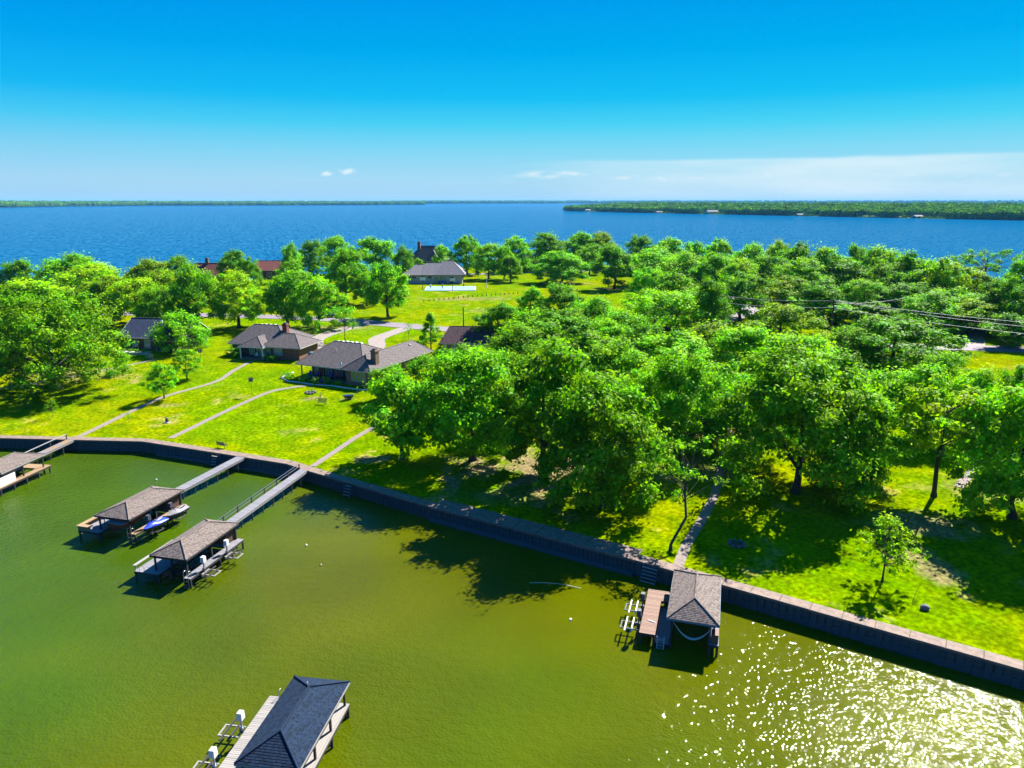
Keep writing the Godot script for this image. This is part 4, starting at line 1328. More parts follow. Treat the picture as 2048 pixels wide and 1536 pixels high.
func hull_rings(l: float, beam: float, deep: float, sheer: float, n := 12) -> Array:
	var rings := []
	for i in n + 1:
		var f := float(i) / n
		var half := beam / 2 * pow(maxf(0.0, 1.0 - pow(f, 2.6)), 0.6) * (0.86 + 0.14 * sin(PI * f))
		half = maxf(half, 0.015)
		var keel := deep * pow(f, 4.0) * 0.75
		var top := deep + sheer * f * f
		var z := -l * f
		rings.append([Vector3(-half, top, z), Vector3(-half * 0.92, lerpf(keel, top, 0.45), z), Vector3(-half * 0.6, keel + deep * 0.16, z), Vector3(0, keel, z), Vector3(half * 0.6, keel + deep * 0.16, z), Vector3(half * 0.92, lerpf(keel, top, 0.45), z), Vector3(half, top, z)])
	return rings

func runabout(label: String, at: Vector3, turn: float, l: float, hull_key: String, deck_key: String) -> Node3D:
	var t := thing("motorboat", label, "boat", at, turn)
	var rings := hull_rings(l, 2.1, 0.75, 0.25)
	var hb := MB.new()
	hb.loft(rings, false)
	for i in 3:
		hb.tri(rings[0][i], rings[0][3], rings[0][i + 1]) if i < 2 else hb.tri(rings[0][2], rings[0][3], rings[0][4])
	hb.quad(rings[0][0], rings[0][2], rings[0][4], rings[0][6])
	part(t, "hull", hb.mesh(), mats[hull_key])
	var db := MB.new()
	for i in rings.size() - 1:
		if i >= 7 or i < 1:
			db.quad(rings[i][0] + Vector3(0, 0.01, 0), rings[i][6] + Vector3(0, 0.01, 0), rings[i + 1][6] + Vector3(0, 0.01, 0), rings[i + 1][0] + Vector3(0, 0.01, 0))
		else:
			var drop := Vector3(0, -0.42, 0)
			var a: Vector3 = rings[i][0]
			var b: Vector3 = rings[i][6]
			var c: Vector3 = rings[i + 1][6]
			var d: Vector3 = rings[i + 1][0]
			db.quad(a * Vector3(0.9, 1, 1) + drop, b * Vector3(0.9, 1, 1) + drop, c * Vector3(0.9, 1, 1) + drop, d * Vector3(0.9, 1, 1) + drop)
			db.quad(a, a * Vector3(0.9, 1, 1) + drop, d * Vector3(0.9, 1, 1) + drop, d)
			db.quad(b * Vector3(0.9, 1, 1) + drop, b, c, c * Vector3(0.9, 1, 1) + drop)
	part(t, "deck", db.mesh(), mats[deck_key])
	var wb := MB.new()
	wb.quad(Vector3(-0.8, 0.85, -l * 0.56), Vector3(0.8, 0.85, -l * 0.56), Vector3(0.62, 1.2, -l * 0.5), Vector3(-0.62, 1.2, -l * 0.5))
	wb.quad(Vector3(0.8, 0.85, -l * 0.565), Vector3(-0.8, 0.85, -l * 0.565), Vector3(-0.62, 1.2, -l * 0.505), Vector3(0.62, 1.2, -l * 0.505))
	part(t, "windshield", wb.mesh(), mats["glass"])
	for x in [-0.42, 0.42]:
		var sb := MB.new()
		sb.box(Vector3(x - 0.24, 0.34, -l * 0.42), Vector3(x + 0.24, 0.62, -l * 0.34))
		sb.box(Vector3(x - 0.24, 0.62, -l * 0.352), Vector3(x + 0.24, 1.0, -l * 0.33))
		part(t, "seat", sb.mesh(), mats["gel_white"])
	var eb := MB.new()
	eb.box(Vector3(-0.7, 0.3, -l * 0.16), Vector3(0.7, 0.72, -l * 0.04))
	part(t, "engine_cover", eb.mesh(), mats["gel_white"])
	return t

func jet_ski(label: String, at: Vector3, turn: float, hull_key: String, top_key: String, covered: bool) -> Node3D:
	var t := thing("jet_ski", label, "jet ski", at, turn, "jet skis parked on dock lifts")
	var l := 2.9
	var rings := hull_rings(l, 1.1, 0.42, 0.12, 10)
	var hb := MB.new()
	hb.loft(rings, false)
	hb.quad(rings[0][0], rings[0][2], rings[0][4], rings[0][6])
	part(t, "hull", hb.mesh(), mats[hull_key])
	# upper body: footwells, engine hood rising to the nose
	var body := []
	for i in 11:
		var f := i / 10.0
		var half: float = maxf(0.02, rings[i][6].x)
		var y: float = rings[i][6].y
		var hump := 0.06 + 0.34 * exp(-pow((f - 0.62) / 0.2, 2)) + 0.16 * exp(-pow((f - 0.25) / 0.22, 2))
		var wide: float = half * (0.98 if covered else lerpf(0.5, 0.95, smoothstep(0.4, 0.75, f)))
		body.append([Vector3(half, y, -l * f), Vector3(wide, y + hump * 0.35, -l * f), Vector3(wide * 0.62, y + hump * 0.85, -l * f), Vector3(0, y + hump, -l * f), Vector3(-wide * 0.62, y + hump * 0.85, -l * f), Vector3(-wide, y + hump * 0.35, -l * f), Vector3(-half, y, -l * f)])
	var bb := MB.new()
	bb.loft(body, false)
	part(t, "cover" if covered else "hood", bb.mesh(), mats[top_key])
	var sb := MB.new()
	sb.blob(Vector3(0, 0.62, -0.85), Vector3(0.2, 0.2, 0.68), 4, 0.02, 8, 12)
	part(t, "seat", sb.mesh(), mats["black" if not covered else top_key])
	var h := MB.new()
	h.tube([Vector3(-0.36, 0.92, -1.62), Vector3(-0.1, 0.98, -1.72), Vector3(0.1, 0.98, -1.72), Vector3(0.36, 0.92, -1.62)], [0.035, 0.035, 0.035, 0.035], 8)
	h.pole(Vector3(0, 0.7, -1.75), Vector3(0, 0.98, -1.72), 0.07, 0.05)
	part(t, "handlebar", h.mesh(), mats["black"])
	return t

func ladder(label: String, at: Vector3, turn: float, w: float, rungs: int, lean: float, rail_key: String, top: float, hoops := false) -> Node3D:
	var t := thing("dock_ladder", label, "ladder", at, turn)
	for s in [-1, 1]:
		var b := MB.new()
		if hoops:
			b.tube([Vector3(s * w / 2, -1.2, 0.12), Vector3(s * w / 2, top + 0.5, 0.12), Vector3(s * w / 2, top + 0.62, 0.02), Vector3(s * w / 2, top + 0.62, -0.18), Vector3(s * w / 2, top + 0.5, -0.28), Vector3(s * w / 2, top, -0.28)], [0.025, 0.025, 0.025, 0.025, 0.025, 0.025], 7)
		else:
			b.bar(Vector3(s * w / 2, -0.9, lean), Vector3(s * w / 2, top, 0.02), 0.05, 0.1)
		part(t, "side_rail", b.mesh(), mats[rail_key])
	for i in rungs:
		var f := (i + 0.5) / rungs
		var b := MB.new()
		var y := lerpf(-0.3, top - 0.12, f)
		var z := 0.12 if hoops else lean * (top - y) / (top + 0.9)
		b.bar(Vector3(-w / 2, y, z), Vector3(w / 2, y, z), 0.05 if hoops else 0.2, 0.04)
		part(t, "rung", b.mesh(), mats["steel" if hoops else "rail"])
	return t

func turn_of(a: float) -> float:
	return -deg_to_rad(a)

func build_docks() -> void:
	var deck := 0.95
	# --- far left boathouse, cut by the picture edge
	var ta := turn_of(8.0)
	var oa := Vector3(-61.2, 0, -76.4)
	var a := boathouse("grey roofed boathouse cut by the left picture edge with a white panel", oa, ta, 4.2, 6.6, "roof_brown", "rail", 2.5, 0.75, [[0.3, -0.3], [3.9, -0.3], [0.3, -6.3], [3.9, -6.3], [3.9, -3.3], [0.3, -3.3]])
	planks(a, 3.3, 4.35, -7.0, 0.7, deck, ["deck_tan"])
	planks(a, -0.6, 0.5, -7.0, 0.7, deck, ["deck_tan"])
	planks(a, 0.5, 3.3, -7.0, -5.7, deck, ["deck_tan"], false)
	piles(a, [[4.25, -6.8], [4.25, -5.0], [4.25, -3.2], [4.25, -1.4], [4.25, 0.5], [3.4, -6.8], [3.4, -2.5], [-0.5, -6.8], [-0.5, -3], [-0.5, 0.5]], deck - 0.03)
	var pn := MB.new()
	pn.box(Vector3(3.98, deck, -2.0), Vector3(4.06, deck + 1.0, 0.4))
	part(a, "windbreak_panel", pn.mesh(), mats["white"])
	runabout("blue motorboat under the leftmost boathouse roof", oa + Vector3(2.35, 1.15, -0.8).rotated(Vector3.UP, ta), ta, 4.6, "boat_blue", "navy")
	walkway("railed plank walkway from the leftmost boathouse to the seawall", Vector3(-60.1, deck, -83.2), Vector3(-58.2, 1.47, -90.9), 1.15, ["deck_tan", "deck_grey"], -1, "rail")
	# --- boathouse with the maroon boat
	var tb := turn_of(15.0)
	var ob := Vector3(-40.45, 0, -64.75)
	var b := boathouse("brown roofed boathouse with tan bench corner and maroon boat inside", ob, tb, 4.05, 7.7, "roof_brown", "timber", 2.5, 0.75, [[0.3, -0.3], [3.75, -0.3], [0.3, -7.4], [3.75, -7.4], [3.75, -3.8], [0.3, -3.8]])
	planks(b, -1.75, 0.75, -3.3, 0.45, deck, ["deck_grey", "deck_grey_worn"])
	planks(b, -0.3, 0.75, -7.6, -3.3, deck, ["deck_grey", "deck_grey_worn"])
	planks(b, 3.75, 4.35, -7.6, -0.2, deck, ["deck_tan"], true)
	planks(b, 0.75, 3.75, -7.6, -5.7, deck, ["deck_tan"], false)
	piles(b, [[-1.65, 0.35], [0.6, 0.35], [-1.65, -3.2], [4.25, -0.3], [4.25, -2.4], [4.25, -4.6], [4.25, -7.4], [3.6, -0.3], [0.0, -7.4]], deck - 0.03)
	shed(b, 0.5, 3.7, -7.5, -6.0, deck, 2.3, "shed")
	var bench := MB.new()
	bench.box(Vector3(-1.75, deck, -3.2), Vector3(-1.68, deck + 0.42, 0.4))
	bench.box(Vector3(-1.68, deck, 0.33), Vector3(-0.3, deck + 0.42, 0.4))
	bench.box(Vector3(-1.85, deck + 0.42, -3.2), Vector3(-1.35, deck + 0.48, 0.5))
	bench.box(Vector3(-1.35, deck + 0.42, 0.0), Vector3(-0.3, deck + 0.48, 0.5))
	part(b, "corner_bench", bench.mesh(), mats["deck_tan"])
	runabout("maroon motorboat hanging on the lift inside the bench cornered boathouse", ob + Vector3(2.2, 1.05, -0.1).rotated(Vector3.UP, tb), tb, 5.4, "maroon", "gel_white")
	for q in [[0.95, "round patio table on the bench cornered dock", 0]]:
		var pt := thing("patio_table", q[1], "table", ob + Vector3(-0.2, deck, -1.3).rotated(Vector3.UP, tb), tb)
		var top := MB.new()
		top.pole(Vector3(0, 0.7, 0), Vector3(0, 0.74, 0), 0.4, 0.4, 14)
		part(pt, "table_top", top.mesh(), mats["navy"])
		var lg := MB.new()
		lg.pole(Vector3(0, 0.0, 0), Vector3(0, 0.7, 0), 0.04, 0.04)
		part(pt, "leg", lg.mesh(), mats["black"])
	lift("lift under the blue covered jet ski, second boathouse", ob + Vector3(4.5, 0, -1.9).rotated(Vector3.UP, tb), tb, 1.0, "pile", "dark_trim")
	lift("lift under the white and black jet ski, second boathouse", ob + Vector3(4.5, 0, -5.0).rotated(Vector3.UP, tb), tb, 1.0, "pile", "dark_trim")
	jet_ski("jet ski wrapped in a bright blue cover beside the maroon boat", ob + Vector3(5.2, 0.93, -3.3).rotated(Vector3.UP, tb), tb + PI, "black", "blue_cover", true)
	jet_ski("white and black jet ski beside the brown store room", ob + Vector3(5.2, 0.93, -6.4).rotated(Vector3.UP, tb), tb + PI, "navy", "deck_grey", false)
	ladder("hooped steel ladder at the front corner beside the blue jet ski", ob + Vector3(3.95, 0, -0.05).rotated(Vector3.UP, tb), tb, 0.45, 4, 0, "steel", deck, true)
	walkway("grey plank walkway without rail from the second boathouse to the seawall", Vector3(-38.0, deck, -71.4), Vector3(-33.2, 1.47, -84.6), 1.25, ["deck_grey", "deck_grey_worn"])
	# --- boathouse with empty slip
	var tc := turn_of(14.0)
	var oc := Vector3(-31.16, 0, -56.65)
	var c := boathouse("tan shingled boathouse with an empty slip and two white lift boxes", oc, tc, 3.65, 7.5, "roof_brown", "timber", 2.5, 0.75, [[0.25, -0.3], [3.4, -0.3], [0.25, -7.2], [3.4, -7.2], [3.4, -3.6], [0.25, -3.6], [1.3, -1.0]])
	planks(c, -1.55, 0.95, -4.8, 0.3, deck, ["deck_grey", "deck_grey_worn"])
	planks(c, 0.2, 0.95, -7.4, -4.8, deck, ["deck_grey"])
	planks(c, 3.4, 4.1, -7.4, 0.3, deck, ["deck_grey", "deck_grey_worn"])
	planks(c, 0.95, 3.4, -7.4, -5.6, deck, ["deck_grey"], false)
	piles(c, [[-1.45, 0.2], [0.8, 0.2], [-1.45, -2.4], [-1.45, -4.7], [4.0, 0.2], [4.0, -1.8], [4.0, -3.8], [4.0, -5.6], [4.0, -7.3], [3.5, 0.2], [0.3, -7.3]], deck - 0.03)
	shed(c, 0.5, 3.3, -7.3, -5.9, deck, 2.3, "shed")
	var slip := MB.new()
	for x in [1.5, 2.1, 2.7]:
		slip.bar(Vector3(x, 0.55, -5.4), Vector3(x, 0.55, -0.6), 0.12, 0.12)
	slip.bar(Vector3(1.0, 0.42, -1.0), Vector3(3.4, 0.42, -1.0), 0.12, 0.12)
	slip.bar(Vector3(1.0, 0.42, -4.8), Vector3(3.4, 0.42, -4.8), 0.12, 0.12)
	part(c, "boat_cradle", slip.mesh(), mats["timber"])
	var rl := MB.new()
	rl.bar(Vector3(-1.5, deck + 0.5, -4.8), Vector3(-1.5, deck + 0.5, 0.25), 0.3, 0.05)
	for z in [-4.6, -2.4, 0.1]:
		rl.bar(Vector3(-1.5, deck, z), Vector3(-1.5, deck + 0.48, z), 0.09, 0.09, Vector3.RIGHT)
	part(c, "edge_bench", rl.mesh(), mats["rail"])
	var rp := MB.new()
	for z in [0.25]:
		rp.tube([Vector3(-1.0, deck, z), Vector3(-1.0, deck + 0.55, z), Vector3(-0.5, deck + 0.55, z), Vector3(-0.5, deck, z)], [0.02, 0.02, 0.02, 0.02], 6)
	part(c, "grab_rail", rp.mesh(), mats["steel"])
	lift("watercraft lift with white box nearest the lake end of the empty slip boathouse", oc + Vector3(4.25, 0, -1.35).rotated(Vector3.UP, tc), tc, 1.0)
	lift("watercraft lift with white box nearest the shore end of the empty slip boathouse", oc + Vector3(4.25, 0, -4.6).rotated(Vector3.UP, tc), tc, 1.0)
	ladder("hooped steel ladder at the lake end of the empty slip boathouse", oc + Vector3(3.75, 0, 0.28).rotated(Vector3.UP, tc), tc, 0.45, 4, 0, "steel", deck, true)
	walkway("plank walkway with posts and wire handrail from the empty slip boathouse to the seawall", Vector3(-28.7, deck, -63.9), Vector3(-24.3, 1.47, -80.0), 1.1, ["deck_grey", "deck_grey_worn"], -1)
	# --- boathouse against the seawall on the right
	var td := turn_of(16.5)
	var od := Vector3(11.3, 0, -47.0)
	var d := boathouse("taupe roofed boathouse against the seawall with red brown deck and hammocks", od, td, 3.7, 7.4, "roof_brown", "blue_trim", 2.5, 0.88, [[0.35, -0.3], [3.35, -0.3], [0.35, -7.0], [3.35, -7.0], [3.35, -3.6], [0.35, -3.6]])
	planks(d, -1.95, -0.78, -4.9, 0.0, deck, ["deck_red", "deck_red_worn"])
	planks(d, -1.95, 0.35, -6.5, -4.9, deck, ["deck_red", "deck_red_worn"])
	planks(d, -0.15, 0.35, -8.4, -6.5, deck + 0.25, ["deck_tan"])
	planks(d, 3.0, 3.75, -7.2, 0.1, deck, ["deck_grey_worn"])
	planks(d, 0.35, 3.0, -7.6, -5.6, deck, ["deck_grey_worn"], false)
	planks(d, -0.78, 0.35, -4.9, 0.0, 0.35, ["deck_grey_worn"], true)
	piles(d, [[-1.85, -0.1], [-0.88, -0.1], [-1.85, -2.5], [-0.88, -2.5], [-1.85, -4.8], [-1.85, -6.4], [-0.2, -6.4], [-0.1, -8.2], [3.65, 0.0], [3.1, 0.0], [3.65, -3.5], [3.65, -7.0], [0.3, -0.1]], deck - 0.03)
	var lk := MB.new()
	lk.box(Vector3(3.2, deck, -0.9), Vector3(3.7, deck + 0.7, -0.1))
	part(d, "storage_locker", lk.mesh(), mats["deck_red"])
	for q in [[0.0, 1.3, "long white hammock hanging lowest under the hammock boathouse"], [-1.6, 0.62, "shorter hammock hanging behind the long white one"]]:
		var hm := thing("hammock", q[2], "hammock", od + Vector3(0, 0, -0.45 + q[0]).rotated(Vector3.UP, td), td, "hammocks under the boathouse")
		var rings := []
		for i in 15:
			var f := i / 14.0
			var x := lerpf(0.42, 3.28, f)
			var y: float = 2.05 - q[1] * 4.0 * f * (1.0 - f)
			var hw := 0.13 * pow(sin(PI * f), 0.7) + 0.02
			var ring := []
			for k in 5:
				var s := k / 2.0 - 1.0
				ring.append(Vector3(x, y + absf(s) * hw * 0.5, -s * hw))
			rings.append(ring)
		var hb := MB.new()
		hb.loft(rings, false)
		part(hm, "sling", hb.mesh(), mats["canvas"])
		for e in [0, 14]:
			var rb := MB.new()
			rb.pole(rings[e][2], Vector3(0.36 if e == 0 else 3.34, 2.2, 0), 0.015, 0.015, 6)
			part(hm, "cord", rb.mesh(), mats["rope"])
	lift("dark post lift with white bunks at the shore end of the red brown deck", od + Vector3(-2.1, 0, -3.5).rotated(Vector3.UP, td), td, -1.0, "dark_trim", "dark_trim", "white")
	lift("dark post lift with white bunks at the lake end of the red brown deck", od + Vector3(-2.1, 0, -1.0).rotated(Vector3.UP, td), td, -1.0, "dark_trim", "dark_trim", "white")
	ladder("white swim ladder at the front of the hammock boathouse", od + Vector3(-0.35, 0, 0.1).rotated(Vector3.UP, td), td, 0.5, 5, 0.15, "white", deck)
	var sk := MB.new()
	sk.bar(Vector3(-1.5, deck + 0.03, -1.8), Vector3(-0.9, deck + 0.03, -1.6), 0.06, 0.05)
	single("mooring_pole", "short white pole lying on the red brown deck", "pole", sk, mats["white"], od, td)
	# --- nearest boathouse at the bottom edge
	var te := turn_of(8.4)
	var oe := Vector3(-15.03, 0, -32.9)
	var e := boathouse("charcoal shingled boathouse at the bottom edge with pale decks on both sides", oe, te, 3.7, 7.5, "roof_charcoal", "rail", 2.5, 0.8, [[0.3, -0.3], [3.4, -0.3], [0.3, -7.2], [3.4, -7.2], [3.4, -2.6], [0.3, -2.6], [3.4, -4.9], [0.3, -4.9]])
	planks(e, -1.75, 0.6, -7.4, 1.5, deck, ["deck_pale", "deck_pale_worn"], true, 0.15)
	planks(e, 2.85, 3.65, -7.4, 1.5, deck, ["deck_pale", "deck_pale_worn"], false, 0.15)
	piles(e, [[-1.65, -7.3], [-1.65, -4.5], [-1.65, -1.8], [-1.65, 1.3], [3.55, -7.3], [3.55, -4.6], [3.55, -1.9], [3.55, 1.3]], deck - 0.03)
	for z in [-6.6, -4.3, -2.0]:
		var br := MB.new()
		br.bar(Vector3(3.4, 1.75, z - 0.65), Vector3(3.4, 2.3, z), 0.09, 0.09)
		part(e, "knee_brace", br.mesh(), mats["timber"])
	var vent := MB.new()
	vent.pole(Vector3(1.72, 3.0, -5.75), Vector3(1.72, 3.55, -5.75), 0.03)
	part(e, "vent_pipe", vent.mesh(), mats["white"])
	lift("watercraft lift with white box nearer the camera on the pale deck", oe + Vector3(-1.95, 0, -1.15).rotated(Vector3.UP, te), te, -1.0)
	lift("watercraft lift with white box farther along the pale deck", oe + Vector3(-1.95, 0, -4.2).rotated(Vector3.UP, te), te, -1.0)
	ladder("curved steel ladder rails at the far end of the pale deck", oe + Vector3(-0.75, 0, -7.4).rotated(Vector3.UP, te), te + PI, 0.45, 4, 0, "steel", deck, true)
	# --- stairs down the seawall
	ladder("timber steps with handrail down the seawall near the bench", Vector3(-37.0, 0, -85.3), turn_of(21.0), 0.9, 5, 0.9, "timber", 1.45)
	ladder("brown steps down the seawall in the tree shade", Vector3(-18.2, 0, -75.55), turn_of(33.0), 1.0, 5, 0.8, "brown_metal", 1.45)
	ladder("aluminium steps down the seawall left of the hammock boathouse", Vector3(12.0, 0, -56.85), turn_of(31.0), 1.35, 6, 1.1, "green_metal", 1.45)
	# --- floats and a line on the water
	for q in [[-42.1, -80.2, "small white float on the water left of the second walkway"], [-19.7, -63.4, "tiny white float off the edge of the tree shadow"], [-17.3, -59.5, "tiny orange float farthest from the seawall in the open cove"], [4.6, -50.7, "small white float left of the hammock boathouse"]]:
		var fb := MB.new()
		fb.blob(Vector3.ZERO, Vector3(0.17, 0.1, 0.1), 3, 0.02, 8, 10)
		var fl := single("float", q[2], "float", fb, mats["white"] if q[1] != -59.5 else mats["deck_tan"], Vector3(q[0], 0.05, q[1]), 0.6, "floats on the cove")
		fl.rotation.y = rng.randf() * 3.0
	var rope := MB.new()
	var pts := []
	var rad := []
	for i in 13:
		var f := i / 12.0
		pts.append(Vector3(lerpf(1.5, 5.9, f), 0.012, lerpf(-56.4, -55.5, f) - 0.35 * sin(f * PI)))
		rad.append(0.022)
	rope.tube(pts, rad, 6)
	single("floating_line", "thin pale line floating on the water at the tree shadow's end", "rope", rope, mats["rope"])

# ------------------------------------------------------------------ houses; local x runs along the lake front, local -z runs away from it
func wall_block(t: Node3D, x0: float, x1: float, z0: float, z1: float, h: float, key: String) -> MeshInstance3D:
	var b := MB.new()
	b.box(Vector3(x0, -0.6, z0), Vector3(x1, h, z1))
	return part(t, "wall", b.mesh(), mats[key])

# a window or door on a wall: face "f" front (+z), "r" right (+x), "l" left (-x)
func opening(t: Node3D, called: String, face: String, at: float, plane: float, y: float, w: float, h: float, frame_key: String, pane_key: String, panes := 2) -> void:
	var turn := 0.0
	var o := Vector3(at, y, plane + 0.005)
	if face == "r":
		turn = PI / 2
		o = Vector3(plane + 0.005, y, at)
	elif face == "l":
		turn = -PI / 2
		o = Vector3(plane - 0.005, y, at)
	var f := MB.new()
	var e := 0.07
	for s in [[Vector3(-w / 2 - e, -e, 0), Vector3(w / 2 + e, 0, 0.07)], [Vector3(-w / 2 - e, h, 0), Vector3(w / 2 + e, h + e, 0.07)], [Vector3(-w / 2 - e, 0, 0), Vector3(-w / 2, h, 0.07)], [Vector3(w / 2, 0, 0), Vector3(w / 2 + e, h, 0.07)]]:
		f.box(s[0], s[1])
	for i in range(1, panes):
		var x := -w / 2 + w * i / panes
		f.box(Vector3(x - 0.03, 0, 0), Vector3(x + 0.03, h, 0.06))
	var fr := part(t, called, f.mesh(), mats[frame_key], o)
	fr.rotation.y = turn
	for i in panes:
		var g := MB.new()
		var x := -w / 2 + w * i / panes
		var a := 0.03 if i > 0 else 0.0
		var c := 0.03 if i < panes - 1 else 0.0
		g.box(Vector3(x + a, 0, -0.02), Vector3(x + w / panes - c, h, 0.025))
		part(fr, "pane" if called == "window" else "leaf", g.mesh(), mats[pane_key])

func chimney(t: Node3D, x: float, z: float, y0: float, y1: float, w: float, key: String) -> void:
	var b := MB.new()
	b.box(Vector3(x - w / 2, y0, z - w / 2), Vector3(x + w / 2, y1, z + w / 2))
	b.box(Vector3(x - w / 2 - 0.08, y1 - 0.3, z - w / 2 - 0.08), Vector3(x + w / 2 + 0.08, y1 - 0.12, z + w / 2 + 0.08))
	var c := part(t, "chimney", b.mesh(), mats[key])
	var p := MB.new()
	p.box(Vector3(x - w * 0.3, y1 + 0.01, z - w * 0.3), Vector3(x + w * 0.3, y1 + 0.22, z + w * 0.3))
	part(c, "chimney_cap", p.mesh(), mats["dark_trim"])

func roof_vents(t: Node3D, spots: Array) -> void:
	for s in spots:
		var b := MB.new()
		b.box(Vector3(-0.2, -0.25, -0.2), Vector3(0.2, 0.14, 0.2))
		b.hexa([Vector3(-0.27, 0.14, 0.27), Vector3(0.27, 0.14, 0.27), Vector3(0.27, 0.14, -0.27), Vector3(-0.27, 0.14, -0.27)], [Vector3(-0.12, 0.26, 0.12), Vector3(0.12, 0.26, 0.12), Vector3(0.12, 0.26, -0.12), Vector3(-0.12, 0.26, -0.12)])
		part(t, "roof_vent", b.mesh(), mats["white"] if s.size() < 4 else mats["dark_trim"], Vector3(s[0], s[1], s[2]))

func build_houses() -> void:
	course = 0.2
	# --- brick house with the tall chimney, porch and two red parasols
	var y := ground_at(-29, -116)
	var t := thing("house", "tan brick house with tall chimney and long lake porch", "house", Vector3(-35.8, y, -118.9), turn_of(25.0), "houses above the cove lawns")
	wall_block(t, 0.4, 11.2, -12.0, -2.6, 2.55, "brick_dark")
	wall_block(t, 9.6, 14.3, -18.0, 0.0, 2.55, "brick_tan")
	var fl := MB.new()
	fl.box(Vector3(0, -0.6, -2.59), Vector3(9.59, 0.25, 0.2))
	part(t, "porch_floor", fl.mesh(), mats["concrete"])
	for x in [0.35, 2.7, 5.0, 7.3]:
		var p := MB.new()
		p.bar(Vector3(x, 0.25, -0.1), Vector3(x, 2.5, -0.1), 0.16, 0.16, Vector3.RIGHT)
		part(t, "porch_post", p.mesh(), mats["dark_trim"])
	hip(t, -0.5, 13.6, -12.6, 0.5, 2.6, 3.0, false, 2.8, 8.4, mats["roof_taupe"], mats["trim"])
	hip(t, 9.0, 14.9, -18.6, 0.6, 2.6, 2.05, true, -16.4, -2.4, mats["roof_taupe"], mats["trim"])
	chimney(t, 13.6, -2.6, 2.2, 5.6, 0.95, "brick_tan")
	roof_vents(t, [[3.1, 5.3, -6.7], [4.05, 5.35, -6.7], [5.0, 5.38, -6.7], [5.95, 5.38, -6.7], [6.9, 5.38, -6.7], [7.9, 5.35, -6.7], [11.4, 4.3, -12.4, 1], [12.6, 4.1, -14.4, 1]])
	var vp := MB.new()
	vp.pole(Vector3(5.1, 3.8, -3.5), Vector3(5.1, 4.9, -3.5), 0.06)
	part(t, "vent_pipe", vp.mesh(), mats["white"])
	var dish := MB.new()
	dish.tube([Vector3(9.1, 2.7, 0.1), Vector3(9.1, 3.2, 0.1), Vector3(9.0, 3.3, 0.2)], [0.03, 0.03, 0.03], 6)
	dish.tube([Vector3(9.0, 3.3, 0.2), Vector3(8.95, 3.34, 0.28), Vector3(8.9, 3.38, 0.36)], [0.05, 0.24, 0.34], 14)
	part(t, "satellite_dish", dish.mesh(), mats["white"])
	opening(t, "window", "f", 12.1, 0.0, 0.75, 2.6, 1.45, "trim", "shade_cloth", 3)
	for x in [1.7, 4.0, 6.2, 8.2]:
		opening(t, "window", "f", x, -2.6, 0.5, 1.3, 1.7, "trim", "teal_glass", 2)
	for z in [-8.2, -12.0]:
		opening(t, "window", "r", z, 14.3, 0.85, 1.5, 1.2, "trim", "glass", 2)
	opening(t, "door", "r", -15.6, 14.3, 0.05, 0.95, 2.0, "trim", "shed", 1)
	for q in [[3.6, "closed red parasol on the left part of the chimney house porch"], [7.4, "closed red parasol on the right part of the chimney house porch"]]:
		var u := thing("parasol", q[1], "parasol", t.position + Vector3(q[0], 0.25, -0.75).rotated(Vector3.UP, t.rotation.y), 0.3, "closed red parasols")
		var c := MB.new()
		c.tube([Vector3(0, 0.62, 0), Vector3(0, 0.7, 0), Vector3(0, 1.2, 0), Vector3(0, 1.7, 0), Vector3(0, 2.0, 0)], [0.22, 0.25, 0.19, 0.12, 0.03], 9)
		part(u, "canopy", c.mesh(), mats["red_cloth"])
		var p := MB.new()
		p.pole(Vector3(0, 0, 0), Vector3(0, 2.08, 0), 0.025)
		p.pole(Vector3(0, 0, 0), Vector3(0, 0.08, 0), 0.25, 0.2, 12)
		part(u, "pole", p.mesh(), mats["black"])
	for q in [[1.2, "blue patio chair at the left end of the chimney house porch"], [2.9, "blue patio chair beside the left red parasol"], [5.6, "blue patio chair between the two red parasols"]]:
		patio_chair(q[1], t.position + Vector3(q[0], 0.25, -0.9).rotated(Vector3.UP, t.rotation.y), t.rotation.y, "blue_cover")
	# garden bed kerb, boulder and shrubs in front of the porch
	var kerb := MB.new()
	var pts := []
	for q in [[-3.4, -2.2], [-3.2, 1.2], [-0.6, 2.3], [2.6, 2.2], [5.0, 2.3], [8.0, 1.7], [11.0, 1.9], [14.0, 1.9], [16.4, 0.6]]:
		var w := t.position + Vector3(q[0], 0, q[1]).rotated(Vector3.UP, t.rotation.y)
		pts.append(on_ground(w.x, w.z, 0.06))
	var rad := []
	for q in pts:
		rad.append(0.11)
	kerb.tube(pts, rad, 7)
	single("bed_edging", "pale concrete edging around the flower bed of the chimney house", "edging", kerb, mats["white"])
	for q in [[-2.4, 0.6, 1.0, 1.5, "leaf_0", "dark shrub at the left end of the chimney house flower bed"], [-0.9, 1.3, 0.8, 1.2, "leaf_1", "low green shrub second in the chimney house flower bed"], [2.0, 1.0, 1.2, 1.1, "leaf_2", "upper yellow shrub left of the porch path"], [1.9, 1.9, 0.9, 1.0, "leaf_2", "lower yellow shrub left of the porch path"], [4.9, 1.9, 1.2, 1.3, "leaf_2", "round yellow shrub right of the porch path"], [6.5, 1.2, 1.3, 1.2, "leaf_2", "yellow green shrub right of the round yellow one"], [8.6, 1.0, 0.8, 1.3, "leaf_0", "dark low shrub against the brick bay"], [15.6, -0.8, 2.2, 1.6, "leaf_1", "tall green shrub at the chimney side corner"], [16.0, -4.6, 2.6, 2.2, "leaf_0", "dark bush along the chimney side wall"], [16.3, -9.5, 1.6, 2.2, "leaf_1", "low spreading bush along the side wall of the chimney house"]]:
		var w := t.position + Vector3(q[0], 0, q[1]).rotated(Vector3.UP, t.rotation.y)
